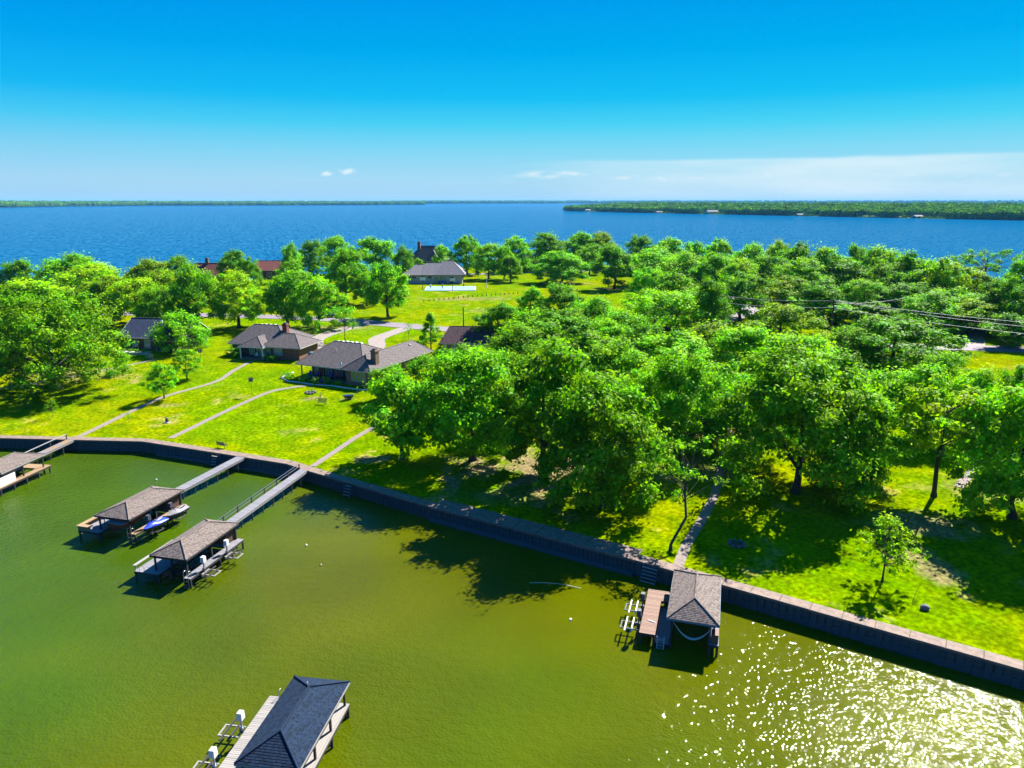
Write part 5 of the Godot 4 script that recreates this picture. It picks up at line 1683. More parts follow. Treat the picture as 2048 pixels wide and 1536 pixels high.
		plant("shrub", "shrub", q[5], "shrub", w.x, w.z, q[2], q[3], q[4], "shrubs around the chimney house")
	var fb := t.position + Vector3(5.2, 0.35, 1.1).rotated(Vector3.UP, t.rotation.y)
	var fw := plant("flower_bush", "shrub", "purple flowering bush between the yellow shrubs", "shrub", fb.x, fb.z, 0.8, 0.9, "leaf_0")
	fw.get_child(1).material_override = flower_material()

	# --- porch house to its left
	y = ground_at(-47, -133)
	t = thing("house", "brown brick house with small hipped front porch and white posts", "house", Vector3(-54.0, y, -134.4), turn_of(14.0), "houses above the cove lawns")
	wall_block(t, 0.3, 10.0, -11.0, -1.4, 2.35, "brick_dark")
	wall_block(t, 9.6, 15.2, -7.0, 0.0, 2.35, "brick_brown")
	hip(t, -0.3, 12.2, -11.8, -0.8, 2.4, 2.9, false, 2.2, 7.4, mats["roof_slate"], mats["trim"])
	hip(t, 7.4, 15.8, -7.6, 0.6, 2.4, 1.9, false, 10.4, 12.6, mats["roof_slate"], mats["trim"])
	hip(t, 3.4, 8.6, -6.0, 1.4, 2.36, 1.5, true, -4.6, -1.3, mats["roof_slate"], mats["white"])
	for x in [3.7, 8.3]:
		var p := MB.new()
		p.bar(Vector3(x, -0.4, 1.1), Vector3(x, 2.25, 1.1), 0.2, 0.2, Vector3.RIGHT)
		part(t, "porch_post", p.mesh(), mats["white"])
	var pf := MB.new()
	pf.box(Vector3(3.4, -0.6, -1.39), Vector3(8.6, 0.08, 1.4))
	part(t, "porch_floor", pf.mesh(), mats["concrete"])
	chimney(t, 9.5, -5.4, 3.2, 5.8, 0.9, "brick_red")
	roof_vents(t, [[2.4, 5.0, -6.9], [3.4, 5.05, -6.9], [4.4, 5.08, -6.8], [5.4, 5.08, -6.8], [6.4, 5.08, -6.8]])
	opening(t, "window", "f", 4.5, -1.4, 0.4, 1.0, 1.7, "white", "teal_glass", 2)
	opening(t, "window", "f", 6.3, -1.4, 0.15, 1.5, 1.95, "white", "teal_glass", 2)
	opening(t, "window", "f", 7.9, -1.4, 0.15, 1.0, 1.95, "white", "teal_glass", 1)
	opening(t, "window", "f", 10.9, 0.0, 0.9, 1.5, 1.1, "white", "teal_glass", 2)
	patio_chair("white patio chair on the small front porch of the brown brick house", t.position + Vector3(6.3, 0.08, 0.2).rotated(Vector3.UP, t.rotation.y), t.rotation.y, "white")
	for q in [[9.9, 1.0, 1.1, 2.4, "dense green shrub under the window right of the white porch posts"], [1.2, -0.7, 1.9, 2.6, "big dark shrub at the left corner of the white posted porch"], [2.4, 0.3, 1.2, 1.6, "round shrub beside the left white porch post"]]:
		var w := t.position + Vector3(q[0], 0, q[1]).rotated(Vector3.UP, t.rotation.y)
		plant("shrub", "shrub", q[4], "shrub", w.x, w.z, q[2], q[3], "leaf_0", "shrubs around the porch house")
	var ac := MB.new()
	ac.box(Vector3(-0.4, 0, -0.4), Vector3(0.4, 0.75, 0.4))
	ac.pole(Vector3(0, 0.75, 0), Vector3(0, 0.8, 0), 0.3, 0.3, 12)
	single("air_conditioner", "grey air conditioning unit beside the right wall of the brown brick house", "air conditioner", ac, mats["blue_trim"], on_ground(-38.1, -134.3), turn_of(14.0))

	# --- blue roofed house behind the rounded tree
	y = ground_at(-70, -138)
	t = thing("house", "dark brick house with blue grey gabled roof behind the rounded tree", "house", Vector3(-77.5, y, -140.6), turn_of(7.0), "houses above the cove lawns")
	wall_block(t, 0.4, 13.0, -9.5, -0.4, 2.35, "brick_dark")
	gable(t, -0.2, 13.6, -10.2, 0.4, 2.4, 3.1, "roof_blue", "trim", "white_wall")
	hip(t, 7.6, 13.4, -9.0, 1.6, 2.36, 3.4, true, -4.6, -1.6, mats["roof_blue"], mats["trim"])
	wall_block(t, 8.0, 13.0, -0.39, 1.1, 2.3, "brick_brown")
	opening(t, "window", "f", 5.6, -0.4, 0.4, 1.1, 1.6, "white", "teal_glass", 2)
	opening(t, "door", "f", 9.2, 1.1, 0.05, 1.5, 1.95, "trim", "glass", 2)
	opening(t, "window", "f", 3.0, -0.4, 0.6, 1.0, 1.3, "white", "teal_glass", 2)
	roof_vents(t, [[7.0, 5.05, -3.7], [9.0, 5.2, -2.6]])
	var bed := MB.new()
	bed.box(Vector3(2.0, -0.6, 2.6), Vector3(8.2, 0.35, 4.0))
	single("planter_wall", "low stone planter in front of the blue roofed house", "planter", bed, mats["white_wall"], t.position, t.rotation.y)
	for i in 4:
		var w := t.position + Vector3(2.9 + i * 1.4, 0, 3.3).rotated(Vector3.UP, t.rotation.y)
		var s := plant("shrub", "shrub", "small flower clump in the stone planter of the blue roofed house", "shrub", w.x, w.z, 0.6, 0.8, "leaf_1", "clumps in the stone planter")
		s.position.y = y + 0.33
	lawn_bench("grey slatted bench at the planter of the blue roofed house", on_ground(-67.8, -132.4), turn_of(30.0), "steel")

	# --- cottage half hidden by the grove
	y = ground_at(-9, -135)
	t = thing("house", "cottage with plum and grey streaked roof half hidden by the grove", "house", Vector3(-13.6, y, -134.8), turn_of(4.0), "houses above the cove lawns")
	wall_block(t, 0.4, 11.0, -8.5, -0.4, 2.3, "white_wall")
	hip(t, -0.2, 11.6, -9.2, 0.3, 2.35, 2.5, false, 1.2, 10.2, mats["roof_plum"], mats["trim"])
	opening(t, "window", "f", 1.5, -0.4, 0.7, 1.0, 1.2, "trim", "glass", 1)
	opening(t, "window", "f", 4.5, -0.4, 0.7, 1.6, 1.2, "trim", "glass", 2)
	for q in [[3.0, 3.9, -3.0], [5.3, 4.2, -2.6]]:
		var p := MB.new()
		p.pole(Vector3(0, -0.6, 0), Vector3(0, 0.5, 0), 0.06)
		part(t, "vent_pipe", p.mesh(), mats["dark_trim"], Vector3(q[0], q[1], q[2]))

	# --- white building on the park lawn
	y = ground_at(-27, -252)
	t = thing("clubhouse", "long white building with three stepped grey hip roofs behind the court", "building", Vector3(-37.0, y, -250.5), turn_of(-1.5))
	wall_block(t, 0.0, 19.8, -11.0, 0.0, 2.95, "white_wall")
	hip(t, -0.6, 9.0, -11.6, 0.6, 3.0, 3.0, false, 3.4, 8.4, mats["roof_grey"], mats["dark_trim"])
	hip(t, 5.4, 14.5, -11.9, 0.75, 3.02, 3.6, false, 7.2, 13.2, mats["roof_grey"], mats["dark_trim"])
	hip(t, 10.2, 21.0, -12.4, 0.95, 3.04, 4.3, false, 13.0, 16.4, mats["roof_grey"], mats["dark_trim"])
	for x in [1.4, 3.3, 6.4, 8.6]:
		opening(t, "window", "f", x, 0.0, 1.9, 1.2, 0.55, "dark_trim", "glass", 2)
	opening(t, "door", "f", 11.0, 0.0, 0.05, 1.1, 2.2, "green_metal", "shade_cloth", 1)
	opening(t, "door", "f", 13.0, 0.0, 0.05, 1.1, 2.2, "green_metal", "shade_cloth", 1)
	opening(t, "door", "f", 16.2, 0.0, 0.05, 1.1, 2.2, "dark_trim", "shed", 1)
	var slab := MB.new()
	slab.box(Vector3(10.0, -0.4, 0.02), Vector3(18.6, 0.1, 2.2))
	part(t, "terrace", slab.mesh(), mats["concrete"])
	for i in 3:
		patio_chair("blue chair standing against the wall of the long white building", t.position + Vector3(11.9 + i * 1.1, 0.1, 0.9).rotated(Vector3.UP, t.rotation.y), t.rotation.y, "blue_cover", "blue chairs at the white building")

	# --- houses by the lake
	y = ground_at(-86, -268)
	t = thing("house", "red brick house with long red gabled roof by the lake", "house", Vector3(-94.5, y, -266.5), turn_of(-2.0), "houses by the lake")
	wall_block(t, 0.4, 11.0, -9.0, 0.0, 3.0, "brick_red")
	gable(t, 0.0, 11.4, -9.6, 0.5, 3.0, 3.2, "roof_red", "trim", "brick_red")
	for x in [2.6, 5.6, 8.8]:
		opening(t, "window", "f", x, 0.0, 0.8, 1.4, 1.4, "white", "glass", 2)
	y = ground_at(-36, -306)
	t = thing("house", "steep dark roofed lake house with brick chimney above the white building", "house", Vector3(-44.0, y, -306.0), turn_of(4.0), "houses by the lake")
	wall_block(t, 0.5, 16.0, -10.0, 0.0, 3.4, "brick_brown")
	hip(t, 0.0, 16.5, -10.6, 0.6, 3.4, 6.0, false, 5.4, 11.0, mats["roof_slate"], mats["trim"])
	hip(t, 8.4, 14.0, -6.0, 2.2, 3.38, 4.4, true, -4.0, -0.6, mats["roof_slate"], mats["trim"])
	chimney(t, 4.6, -4.0, 4.0, 11.0, 1.2, "brick_brown")
	for x in [2.4, 6.0, 11.2]:
		opening(t, "window", "f", x, 0.0, 0.9, 1.3, 1.5, "white", "glass", 2)
	y = ground_at(4, -308)
	t = thing("house", "brick house with low grey roof behind the small tidy lawn tree", "house", Vector3(-7.0, y, -306.0), turn_of(-3.0), "houses by the lake")
	wall_block(t, 0.5, 18.0, -10.0, 0.0, 3.2, "brick_red")
	hip(t, -0.2, 13.0, -10.8, 0.6, 3.2, 3.4, false, 4.4, 9.0, mats["roof_grey"], mats["trim"])
	hip(t, 9.6, 18.8, -10.4, 0.9, 3.22, 2.6, true, -6.0, -3.0, mats["roof_grey"], mats["trim"])
	chimney(t, 10.8, -3.0, 3.6, 7.6, 1.0, "brick_red")
	for x in [3.0, 7.0, 14.0]:
		opening(t, "window", "f", x, 0.0, 0.8, 1.3, 1.5, "white", "teal_glass", 2)
	y = ground_at(-112, -232)
	t = thing("house", "lake house of which only a sloping maroon roof shows between crowns", "house", Vector3(-122.0, y, -222.0), turn_of(-4.0), "houses by the lake")
	wall_block(t, 0.5, 15.0, -9.0, 0.0, 3.0, "brick_red")
	hip(t, 0.0, 15.6, -9.6, 0.6, 3.0, 5.6, false, 6.0, 9.6, mats["roof_red"], mats["trim"])
	y = ground_at(-92, -268)
	t = thing("house", "lake house with a row of roof chimneys showing behind the dark lakeside tree", "house", Vector3(-116.0, y, -262.0), turn_of(-2.0), "houses by the lake")
	wall_block(t, 0.5, 17.0, -9.0, 0.0, 3.0, "brick_red")
	gable(t, 0.0, 17.5, -9.6, 0.6, 3.0, 4.2, "roof_red", "trim", "brick_red")
	chimney(t, 5.0, -4.5, 4.0, 9.0, 1.0, "brick_dark")

func flower_material() -> StandardMaterial3D:
	var m := StandardMaterial3D.new()
	m.resource_name = "purple_flowers"
	m.albedo_color = lin(0.3, 0.06, 0.4)
	m.roughness = 0.7
	return m

func gable(t: Node3D, x0: float, x1: float, z0: float, z1: float, y: float, rise: float, key: String, edge: String, end_key: String) -> void:
	var zm := (z0 + z1) / 2
	var a := Vector3(x0, y, z1)
	var b := Vector3(x1, y, z1)
	var c := Vector3(x1, y, z0)
	var d := Vector3(x0, y, z0)
	var p := Vector3(x0, y + rise, zm)
	var q := Vector3(x1, y + rise, zm)
	var th := Vector3(0, 0.12, 0)
	var mb := MB.new()
	mb.quad(a + th, b + th, q + th, p + th)
	mb.quad(c + th, d + th, p + th, q + th)
	mb.quad(b, a, p, q)
	mb.quad(d, c, q, p)
	var roof := part(t, "roof", mb.mesh(), mats[key])
	var f := MB.new()
	for s in [[a, b], [c, d], [a, p], [p, d], [b, q], [q, c]]:
		f.bar(s[0] + th * 0.45, s[1] + th * 0.45, 0.06, 0.15)
	part(roof, "fascia", f.mesh(), mats[edge])
	var cap := MB.new()
	cap.bar(p + th * 1.1, q + th * 1.1, 0.3, 0.05)
	part(roof, "ridge_cap", cap.mesh(), mats[key])
	var e := MB.new()
	for x in [x0 + 0.4, x1 - 0.6]:
		var i0 := Vector3(x, y, z1 - 0.5)
		var i1 := Vector3(x, y, z0 + 0.5)
		var i2 := Vector3(x, y + rise * 0.9, zm)
		var w := Vector3(0.2, 0, 0)
		e.tri(i1, i0, i2)
		e.tri(i0 + w, i1 + w, i2 + w)
	part(t, "gable_wall", e.mesh(), mats[end_key])

func patio_chair(label: String, at: Vector3, turn: float, key: String, group := "") -> void:
	var t := thing("patio_chair", label, "chair", at, turn, group)
	var s := MB.new()
	s.box(Vector3(-0.25, 0.4, -0.25), Vector3(0.25, 0.45, 0.25))
	part(t, "seat", s.mesh(), mats[key])
	var b := MB.new()
	b.hexa([Vector3(-0.25, 0.45, -0.2), Vector3(0.25, 0.45, -0.2), Vector3(0.25, 0.45, -0.25), Vector3(-0.25, 0.45, -0.25)], [Vector3(-0.25, 0.95, -0.3), Vector3(0.25, 0.95, -0.3), Vector3(0.25, 0.95, -0.35), Vector3(-0.25, 0.95, -0.35)])
	part(t, "backrest", b.mesh(), mats[key])
	for x in [-0.22, 0.22]:
		for z in [-0.22, 0.22]:
			var l := MB.new()
			l.pole(Vector3(x, 0, z), Vector3(x, 0.4, z), 0.022, 0.022, 6)
			part(t, "leg", l.mesh(), mats["black"])

func lawn_bench(label: String, at: Vector3, turn: float, key: String, w := 1.3) -> void:
	var t := thing("garden_bench", label, "bench", at, turn)
	for i in 4:
		var s := MB.new()
		s.bar(Vector3(-w / 2, 0.44, -0.18 + i * 0.13), Vector3(w / 2, 0.44, -0.18 + i * 0.13), 0.1, 0.03)
		part(t, "seat_slat", s.mesh(), mats[key])
	for i in 3:
		var s := MB.new()
		s.bar(Vector3(-w / 2, 0.56 + i * 0.15, -0.26 - i * 0.04), Vector3(w / 2, 0.56 + i * 0.15, -0.26 - i * 0.04), 0.03, 0.1)
		part(t, "back_slat", s.mesh(), mats[key])
	for x in [-1, 1]:
		var f := MB.new()
		var xx: float = x * (w / 2 - 0.04)
		f.tube([Vector3(xx, 0, 0.26), Vector3(xx, 0.64, 0.26), Vector3(xx, 0.66, -0.22)], [0.03, 0.03, 0.03], 6)
		f.tube([Vector3(xx, 0, -0.2), Vector3(xx, 0.44, -0.22), Vector3(xx, 0.98, -0.38)], [0.03, 0.03, 0.03], 6)
		f.bar(Vector3(xx, 0.41, -0.22), Vector3(xx, 0.41, 0.26), 0.04, 0.04)
		part(t, "side_frame", f.mesh(), mats[key])

# ------------------------------------------------------------------ small things on the lawns
func birdhouse(label: String, x: float, z: float, h: float) -> void:
	var t := thing("bird_house", label, "bird house", on_ground(x, z))
	var p := MB.new()
	p.pole(Vector3(0, -0.3, 0), Vector3(0, h, 0), 0.04, 0.035)
	part(t, "pole", p.mesh(), mats["green_metal"])
	var b := MB.new()
	b.box(Vector3(-0.28, h, -0.22), Vector3(0.28, h + 0.4, 0.22))
	part(t, "box", b.mesh(), mats["navy"])
	var r := MB.new()
	r.quad(Vector3(-0.34, h + 0.4, 0.28), Vector3(0.34, h + 0.4, 0.28), Vector3(0.34, h + 0.62, 0), Vector3(-0.34, h + 0.62, 0))
	r.quad(Vector3(0.34, h + 0.4, -0.28), Vector3(-0.34, h + 0.4, -0.28), Vector3(-0.34, h + 0.62, 0), Vector3(0.34, h + 0.62, 0))
	r.tri(Vector3(0.34, h + 0.4, 0.28), Vector3(0.34, h + 0.4, -0.28), Vector3(0.34, h + 0.62, 0))
	r.tri(Vector3(-0.34, h + 0.4, -0.28), Vector3(-0.34, h + 0.4, 0.28), Vector3(-0.34, h + 0.62, 0))
	part(t, "roof", r.mesh(), mats["black"])

func ring_of_stones(label: String, x: float, z: float, r: float, n: int) -> void:
	var t := thing("fire_pit", label, "fire pit", on_ground(x, z))
	for i in n:
		var b := MB.new()
		b.blob(Vector3(0, 0.12, 0), Vector3(0.2, 0.17, 0.16), 50 + i, 0.35, 6, 8)
		var o := part(t, "stone", b.mesh(), mats["stone"], Vector3(cos(TAU * i / n) * r, 0, sin(TAU * i / n) * r))
		o.rotation.y = i * 1.7
	var a := MB.new()
	a.pole(Vector3(0, -0.1, 0), Vector3(0, 0.07, 0), r, r * 0.9, 14)
	part(t, "ash_bed", a.mesh(), mats["black"])

func utility_pole(label: String, x: float, z: float, h: float, gear: bool, turn := 0.0) -> Node3D:
	var t := thing("utility_pole", label, "utility pole", on_ground(x, z), turn, "wooden utility poles")
	var p := MB.new()
	p.pole(Vector3(0, -1, 0), Vector3(0, h, 0), 0.17, 0.11, 9)
	part(t, "pole", p.mesh(), mats["wood_pole"])
	if gear:
		var a := MB.new()
		a.bar(Vector3(-1.1, h - 0.4, 0.12), Vector3(1.1, h - 0.4, 0.12), 0.1, 0.12)
		part(t, "crossarm", a.mesh(), mats["wood_pole"])
		var c := MB.new()
		c.pole(Vector3(0.35, h - 2.3, 0.1), Vector3(0.35, h - 1.3, 0.1), 0.27, 0.27, 12)
		part(t, "transformer", c.mesh(), mats["steel"])
		for x2 in [-1.0, 0.0, 1.0]:
			var i := MB.new()
			i.tube([Vector3(x2, h - 0.34, 0.12), Vector3(x2, h - 0.2, 0.12), Vector3(x2, h - 0.1, 0.12)], [0.03, 0.07, 0.03], 8)
			part(t, "insulator", i.mesh(), mats["white"])
	else:
		var a := MB.new()
		a.bar(Vector3(0, h - 0.9, 0), Vector3(0.55, h - 0.5, 0), 0.05, 0.05)
		part(t, "bracket", a.mesh(), mats["steel"])
	return t

func wire(label: String, a: Vector3, b: Vector3, sag: float) -> void:
	var pts := []
	var rad := []
	for i in 17:
		var f := i / 16.0
		pts.append(a.lerp(b, f) - Vector3(0, sag * 4 * f * (1 - f), 0))
		rad.append(0.045)
	var mb := MB.new()
	mb.tube(pts, rad, 5)
	single("overhead_wire", label, "wire", mb, mats["wire"], Vector3.ZERO, 0.0, "overhead wires on the right")

# one continuous skin over tapered bones, meshed from a distance field
func figure(bones: Array, cell: float) -> ArrayMesh:
	var lo := Vector3(1e9, 1e9, 1e9)
	var hi := -lo
	for b in bones:
		for e in [[b[0], b[2]], [b[1], b[3]]]:
			lo = lo.min(e[0] - Vector3.ONE * (e[1] + 0.06))
			hi = hi.max(e[0] + Vector3.ONE * (e[1] + 0.06))
	var nx := int((hi.x - lo.x) / cell) + 2
	var ny := int((hi.y - lo.y) / cell) + 2
	var nz := int((hi.z - lo.z) / cell) + 2
	var f := PackedFloat32Array()
	f.resize(nx * ny * nz)
	for z in nz:
		for y in ny:
			for x in nx:
				f[(z * ny + y) * nx + x] = field(bones, lo + Vector3(x, y, z) * cell)
	var id := {}
	var mb := MB.new()
	for z in nz - 1:
		for y in ny - 1:
			for x in nx - 1:
				var s := Vector3.ZERO
				var n := 0
				for e in [[0, 1], [0, 2], [0, 4], [1, 3], [1, 5], [2, 3], [2, 6], [3, 7], [4, 5], [4, 6], [5, 7], [6, 7]]:
					var p := Vector3i(x + (e[0] & 1), y + ((e[0] >> 1) & 1), z + (e[0] >> 2))
					var q := Vector3i(x + (e[1] & 1), y + ((e[1] >> 1) & 1), z + (e[1] >> 2))
					var fp := f[(p.z * ny + p.y) * nx + p.x]
					var fq := f[(q.z * ny + q.y) * nx + q.x]
					if (fp < 0) != (fq < 0):
						s += Vector3(p).lerp(Vector3(q), fp / (fp - fq))
						n += 1
				if n:
					var w := lo + s / n * cell
					var g := Vector3(field(bones, w + Vector3(0.01, 0, 0)) - field(bones, w - Vector3(0.01, 0, 0)), field(bones, w + Vector3(0, 0.01, 0)) - field(bones, w - Vector3(0, 0.01, 0)), field(bones, w + Vector3(0, 0, 0.01)) - field(bones, w - Vector3(0, 0, 0.01))).normalized()
					var best := 1e9
					for b in bones:
						var d := bone(b, w)
						if d < best:
							best = d
							mb.tint = b[4]
					id[Vector3i(x, y, z)] = mb.vert(w, g)
	for z in range(1, nz - 1):
		for y in range(1, ny - 1):
			for x in range(1, nx - 1):
				var here := f[(z * ny + y) * nx + x] < 0
				for ax in 3:
					var d := Vector3i(1 if ax == 0 else 0, 1 if ax == 1 else 0, 1 if ax == 2 else 0)
					var there := f[((z + d.z) * ny + y + d.y) * nx + x + d.x] < 0
					if here == there:
						continue
					var u := Vector3i(d.z, d.x, d.y)
					var v := Vector3i(d.y, d.z, d.x)
					var o := Vector3i(x, y, z)
					var q := [id[o - u - v], id[o - v], id[o], id[o - u]]
					if here:
						mb.ix.append_array(PackedInt32Array([q[0], q[2], q[1], q[0], q[3], q[2]]))
					else:
						mb.ix.append_array(PackedInt32Array([q[0], q[1], q[2], q[0], q[2], q[3]]))
	return mb.mesh()

func bone(b: Array, p: Vector3) -> float:
	var d: Vector3 = b[1] - b[0]
	var t := clampf((p - b[0]).dot(d) / d.length_squared(), 0, 1)
	return (p - b[0] - d * t).length() - lerpf(b[2], b[3], t)

func field(bones: Array, p: Vector3) -> float:
	var s := 1e9
	for b in bones:
		var d := bone(b, p)
		var h := clampf(0.5 + 0.5 * (s - d) / 0.035, 0, 1) if s < 1e8 else 1.0
		s = lerpf(s if s < 1e8 else d, d, h) - 0.035 * h * (1 - h) * (1.0 if s < 1e8 else 0.0)
	return s

func person(label: String, at: Vector3, turn: float, shirt: Color, shorts: Color, j: Dictionary) -> void:
	var skin := Color(0.42, 0.24, 0.16)
	var shoe := Color(0.6, 0.6, 0.6)
	var t := thing("person", label, "person", at, turn, "people playing on the basketball court")
	var hip0: Vector3 = j.hip
	var chest: Vector3 = j.chest
	var neck := chest + (chest - hip0).normalized() * 0.2
	var head: Vector3 = neck + (chest - hip0).normalized() * 0.17 + j.get("nod", Vector3.ZERO)
	var b := [[hip0, chest, 0.14, 0.165, shirt], [chest + Vector3(-0.17, 0.1, 0), chest + Vector3(0.17, 0.1, 0), 0.075, 0.075, shirt], [chest, neck, 0.07, 0.055, skin], [neck + Vector3(0, 0.05, 0), head, 0.07, 0.1, skin], [head + Vector3(0, -0.03, 0.08), head + Vector3(0, -0.045, 0.115), 0.02, 0.014, skin], [hip0 + Vector3(-0.09, -0.02, 0), hip0 + Vector3(0.09, -0.02, 0), 0.12, 0.12, shorts]]
	for s in [-1, 1]:
		var side := "l" if s < 0 else "r"
		var sh := chest + Vector3(0.21 * s, 0.1, 0)
		var el: Vector3 = j["elbow_" + side]
		var wr: Vector3 = j["wrist_" + side]
		b.append([sh, sh.lerp(el, 0.55), 0.062, 0.055, shirt])
		b.append([sh.lerp(el, 0.5), el, 0.048, 0.04, skin])
		b.append([el, wr, 0.04, 0.03, skin])
		var dir := (wr - el).normalized()
		b.append([wr, wr + dir * 0.08, 0.032, 0.03, skin])
		for k in 4:
			b.append([wr + dir * 0.07 + Vector3(0.016 * (k - 1.5), 0, 0), wr + dir * (0.15 + 0.012 * sin(k * 1.2)) + Vector3(0.018 * (k - 1.5), -0.01, 0.01), 0.011, 0.009, skin])
		b.append([wr + dir * 0.03 + Vector3(-0.03 * s, 0, 0.01), wr + dir * 0.09 + Vector3(-0.055 * s, 0, 0.02), 0.012, 0.01, skin])
		var hp := hip0 + Vector3(0.1 * s, -0.05, 0)
		var kn: Vector3 = j["knee_" + side]
		var an: Vector3 = j["ankle_" + side]
		b.append([hp, hp.lerp(kn, 0.8), 0.105, 0.085, shorts])
		b.append([hp.lerp(kn, 0.75), kn, 0.07, 0.055, skin])
		b.append([kn, an, 0.056, 0.038, skin])
		b.append([an + Vector3(0, -0.05, -0.04), an + Vector3(0, -0.06, 0.15), 0.042, 0.036, shoe])
	part(t, "body", figure(b, 0.035), mats["painted"])
	var h := MB.new()
	h.blob(head + Vector3(0, 0.035, -0.025), Vector3(0.115, 0.1, 0.115), 4, 0.06, 7, 10)
	part(t, "hair", h.mesh(), mats["hair"])

func build_small() -> void:
	birdhouse("dark bird house on a tall pole between the two left footpaths", -41.0, -110.3, 2.2)
	birdhouse("dark bird house on a pole beside the rounded tree", -57.6, -131.0, 1.6)
	ring_of_stones("ring of dark stones with ash on the lawn below the chimney house", -31.9, -110.6, 0.75, 9)
	ring_of_stones("low heap of grey stones in the shade right of the grove footpath", 20.5, -60.4, 0.7, 8)
	lawn_bench("dark green metal bench on the lawn below the chimney house", on_ground(-28.6, -104.8), turn_of(8.0), "green_metal")
	lawn_bench("dark metal bench at the top of the seawall steps", on_ground(-37.0, -87.6), turn_of(200.0), "black", 1.2)
	# little post with a tap
	var t := thing("garden_tap", "small post with a tap beside the green bench", "tap", on_ground(-29.7, -108.2))
	var b := MB.new()
	b.bar(Vector3(0, -0.2, 0), Vector3(0, 0.75, 0), 0.1, 0.1, Vector3.RIGHT)
	part(t, "post", b.mesh(), mats["wood_pole"])
	b = MB.new()
	b.tube([Vector3(0, 0.62, 0.05), Vector3(0, 0.64, 0.16), Vector3(0, 0.55, 0.2)], [0.03, 0.03, 0.025], 7)
	part(t, "spout", b.mesh(), mats["steel"])
	# garden cart lying near the bed
	t = thing("garden_cart", "dark two wheeled garden cart tipped on the lawn by the grove", "cart", on_ground(-25.0, -107.0), turn_of(-30.0))
	b = MB.new()
	b.hexa([Vector3(-0.7, 0.3, 0.32), Vector3(0.5, 0.25, 0.32), Vector3(0.5, 0.25, -0.32), Vector3(-0.7, 0.3, -0.32)], [Vector3(-0.9, 0.7, 0.42), Vector3(0.65, 0.62, 0.42), Vector3(0.65, 0.62, -0.42), Vector3(-0.9, 0.7, -0.42)])
	part(t, "tub", b.mesh(), mats["navy"])
	for z in [-0.46, 0.46]:
		var wb := MB.new()
		wb.pole(Vector3(0, 0.28, z - 0.05), Vector3(0, 0.28, z + 0.05), 0.28, 0.28, 14)
		part(t, "wheel", wb.mesh(), mats["black"])
	b = MB.new()
	b.tube([Vector3(0.6, 0.55, 0), Vector3(1.1, 0.75, 0), Vector3(1.35, 1.05, 0)], [0.025, 0.025, 0.025], 6)
	b.tube([Vector3(1.35, 1.05, -0.2), Vector3(1.35, 1.05, 0.2)], [0.025, 0.025], 6)
	part(t, "handle", b.mesh(), mats["steel"])
	# marker stone
	t = thing("marker_stone", "upright dark marker stone on a pale base on the left lawn", "stone", on_ground(-48.9, -98.1), turn_of(20.0))
	b = MB.new()
	b.box(Vector3(-0.45, -0.1, -0.3), Vector3(0.45, 0.09, 0.3))
	part(t, "plinth", b.mesh(), mats["white_wall"])
	b = MB.new()
	b.hexa([Vector3(-0.25, 0.09, 0.1), Vector3(0.25, 0.09, 0.1), Vector3(0.25, 0.09, -0.1), Vector3(-0.25, 0.09, -0.1)], [Vector3(-0.12, 0.75, 0.06), Vector3(0.2, 0.62, 0.06), Vector3(0.2, 0.62, -0.06), Vector3(-0.12, 0.75, -0.06)])
	part(t, "stone", b.mesh(), mats["dark_trim"])
	b = MB.new()
	b.blob(Vector3(0, 0.16, 0), Vector3(0.36, 0.26, 0.28), 71, 0.3, 10, 14)
	single("boulder", "lone grey boulder on the sunlit right lawn above the seawall", "rock", b, mats["stone"], on_ground(31.8, -49.8))
	b = MB.new()
	b.tube([Vector3(0, -0.2, 0), Vector3(0.12, 0.9, 0.1), Vector3(0.3, 1.75, 0.2)], [0.022, 0.02, 0.014], 6)
	single("garden_stake", "thin leaning stake in the grass beside the lone boulder", "stake", b, mats["wood_pole"], on_ground(31.3, -50.7))

	# basketball court
	var y := ground_at(-20, -236)
	var c := thing("basketball_court", "pale blue basketball court on the park lawn", "court", Vector3(-20.0, y, -236.2), turn_of(-3.0))
	b = MB.new()
	b.box(Vector3(-8.2, -0.5, -5.6), Vector3(8.2, 0.12, 5.6))
	part(c, "court_slab", b.mesh(), mats["court"])
	b = MB.new()
	for s in [[Vector3(-8, 0.126, -5.3), Vector3(8, 0.126, -5.3)], [Vector3(-8, 0.126, 5.3), Vector3(8, 0.126, 5.3)], [Vector3(-8, 0.126, -5.3), Vector3(-8, 0.126, 5.3)], [Vector3(8, 0.126, -5.3), Vector3(8, 0.126, 5.3)], [Vector3(0, 0.127, -5.2), Vector3(0, 0.127, 5.2)]]:
		b.bar(s[0], s[1], 0.12, 0.008)
	for k in 24:
		var a0 := TAU * k / 24
		var a1 := TAU * (k + 1) / 24
		b.bar(Vector3(cos(a0) * 1.6, 0.129, sin(a0) * 1.6), Vector3(cos(a1) * 1.6, 0.129, sin(a1) * 1.6), 0.1, 0.006)
	part(c, "court_line", b.mesh(), mats["court_line"])
	for q in [[-28.7, -233.0, 1.0, "basketball hoop on a dark post at the left end of the court"], [-18.9, -230.6, -1.0, "basketball hoop on a dark post at the front of the court"]]:
		t = thing("basketball_hoop", q[3], "hoop", Vector3(q[0], y, q[1]), 0.0, "basketball hoops")
		b = MB.new()
		b.pole(Vector3(0, -0.2, 0), Vector3(0, 3.0, 0), 0.09, 0.08)
		b.bar(Vector3(0, 2.95, 0), Vector3(0, 3.15, -0.7), 0.08, 0.08)
		part(t, "post", b.mesh(), mats["green_metal"])
		b = MB.new()
		b.box(Vector3(-0.85, 2.9, -0.76), Vector3(0.85, 3.9, -0.7))
		part(t, "backboard", b.mesh(), mats["white"])
		b = MB.new()
		var ring := []
		var rr := []
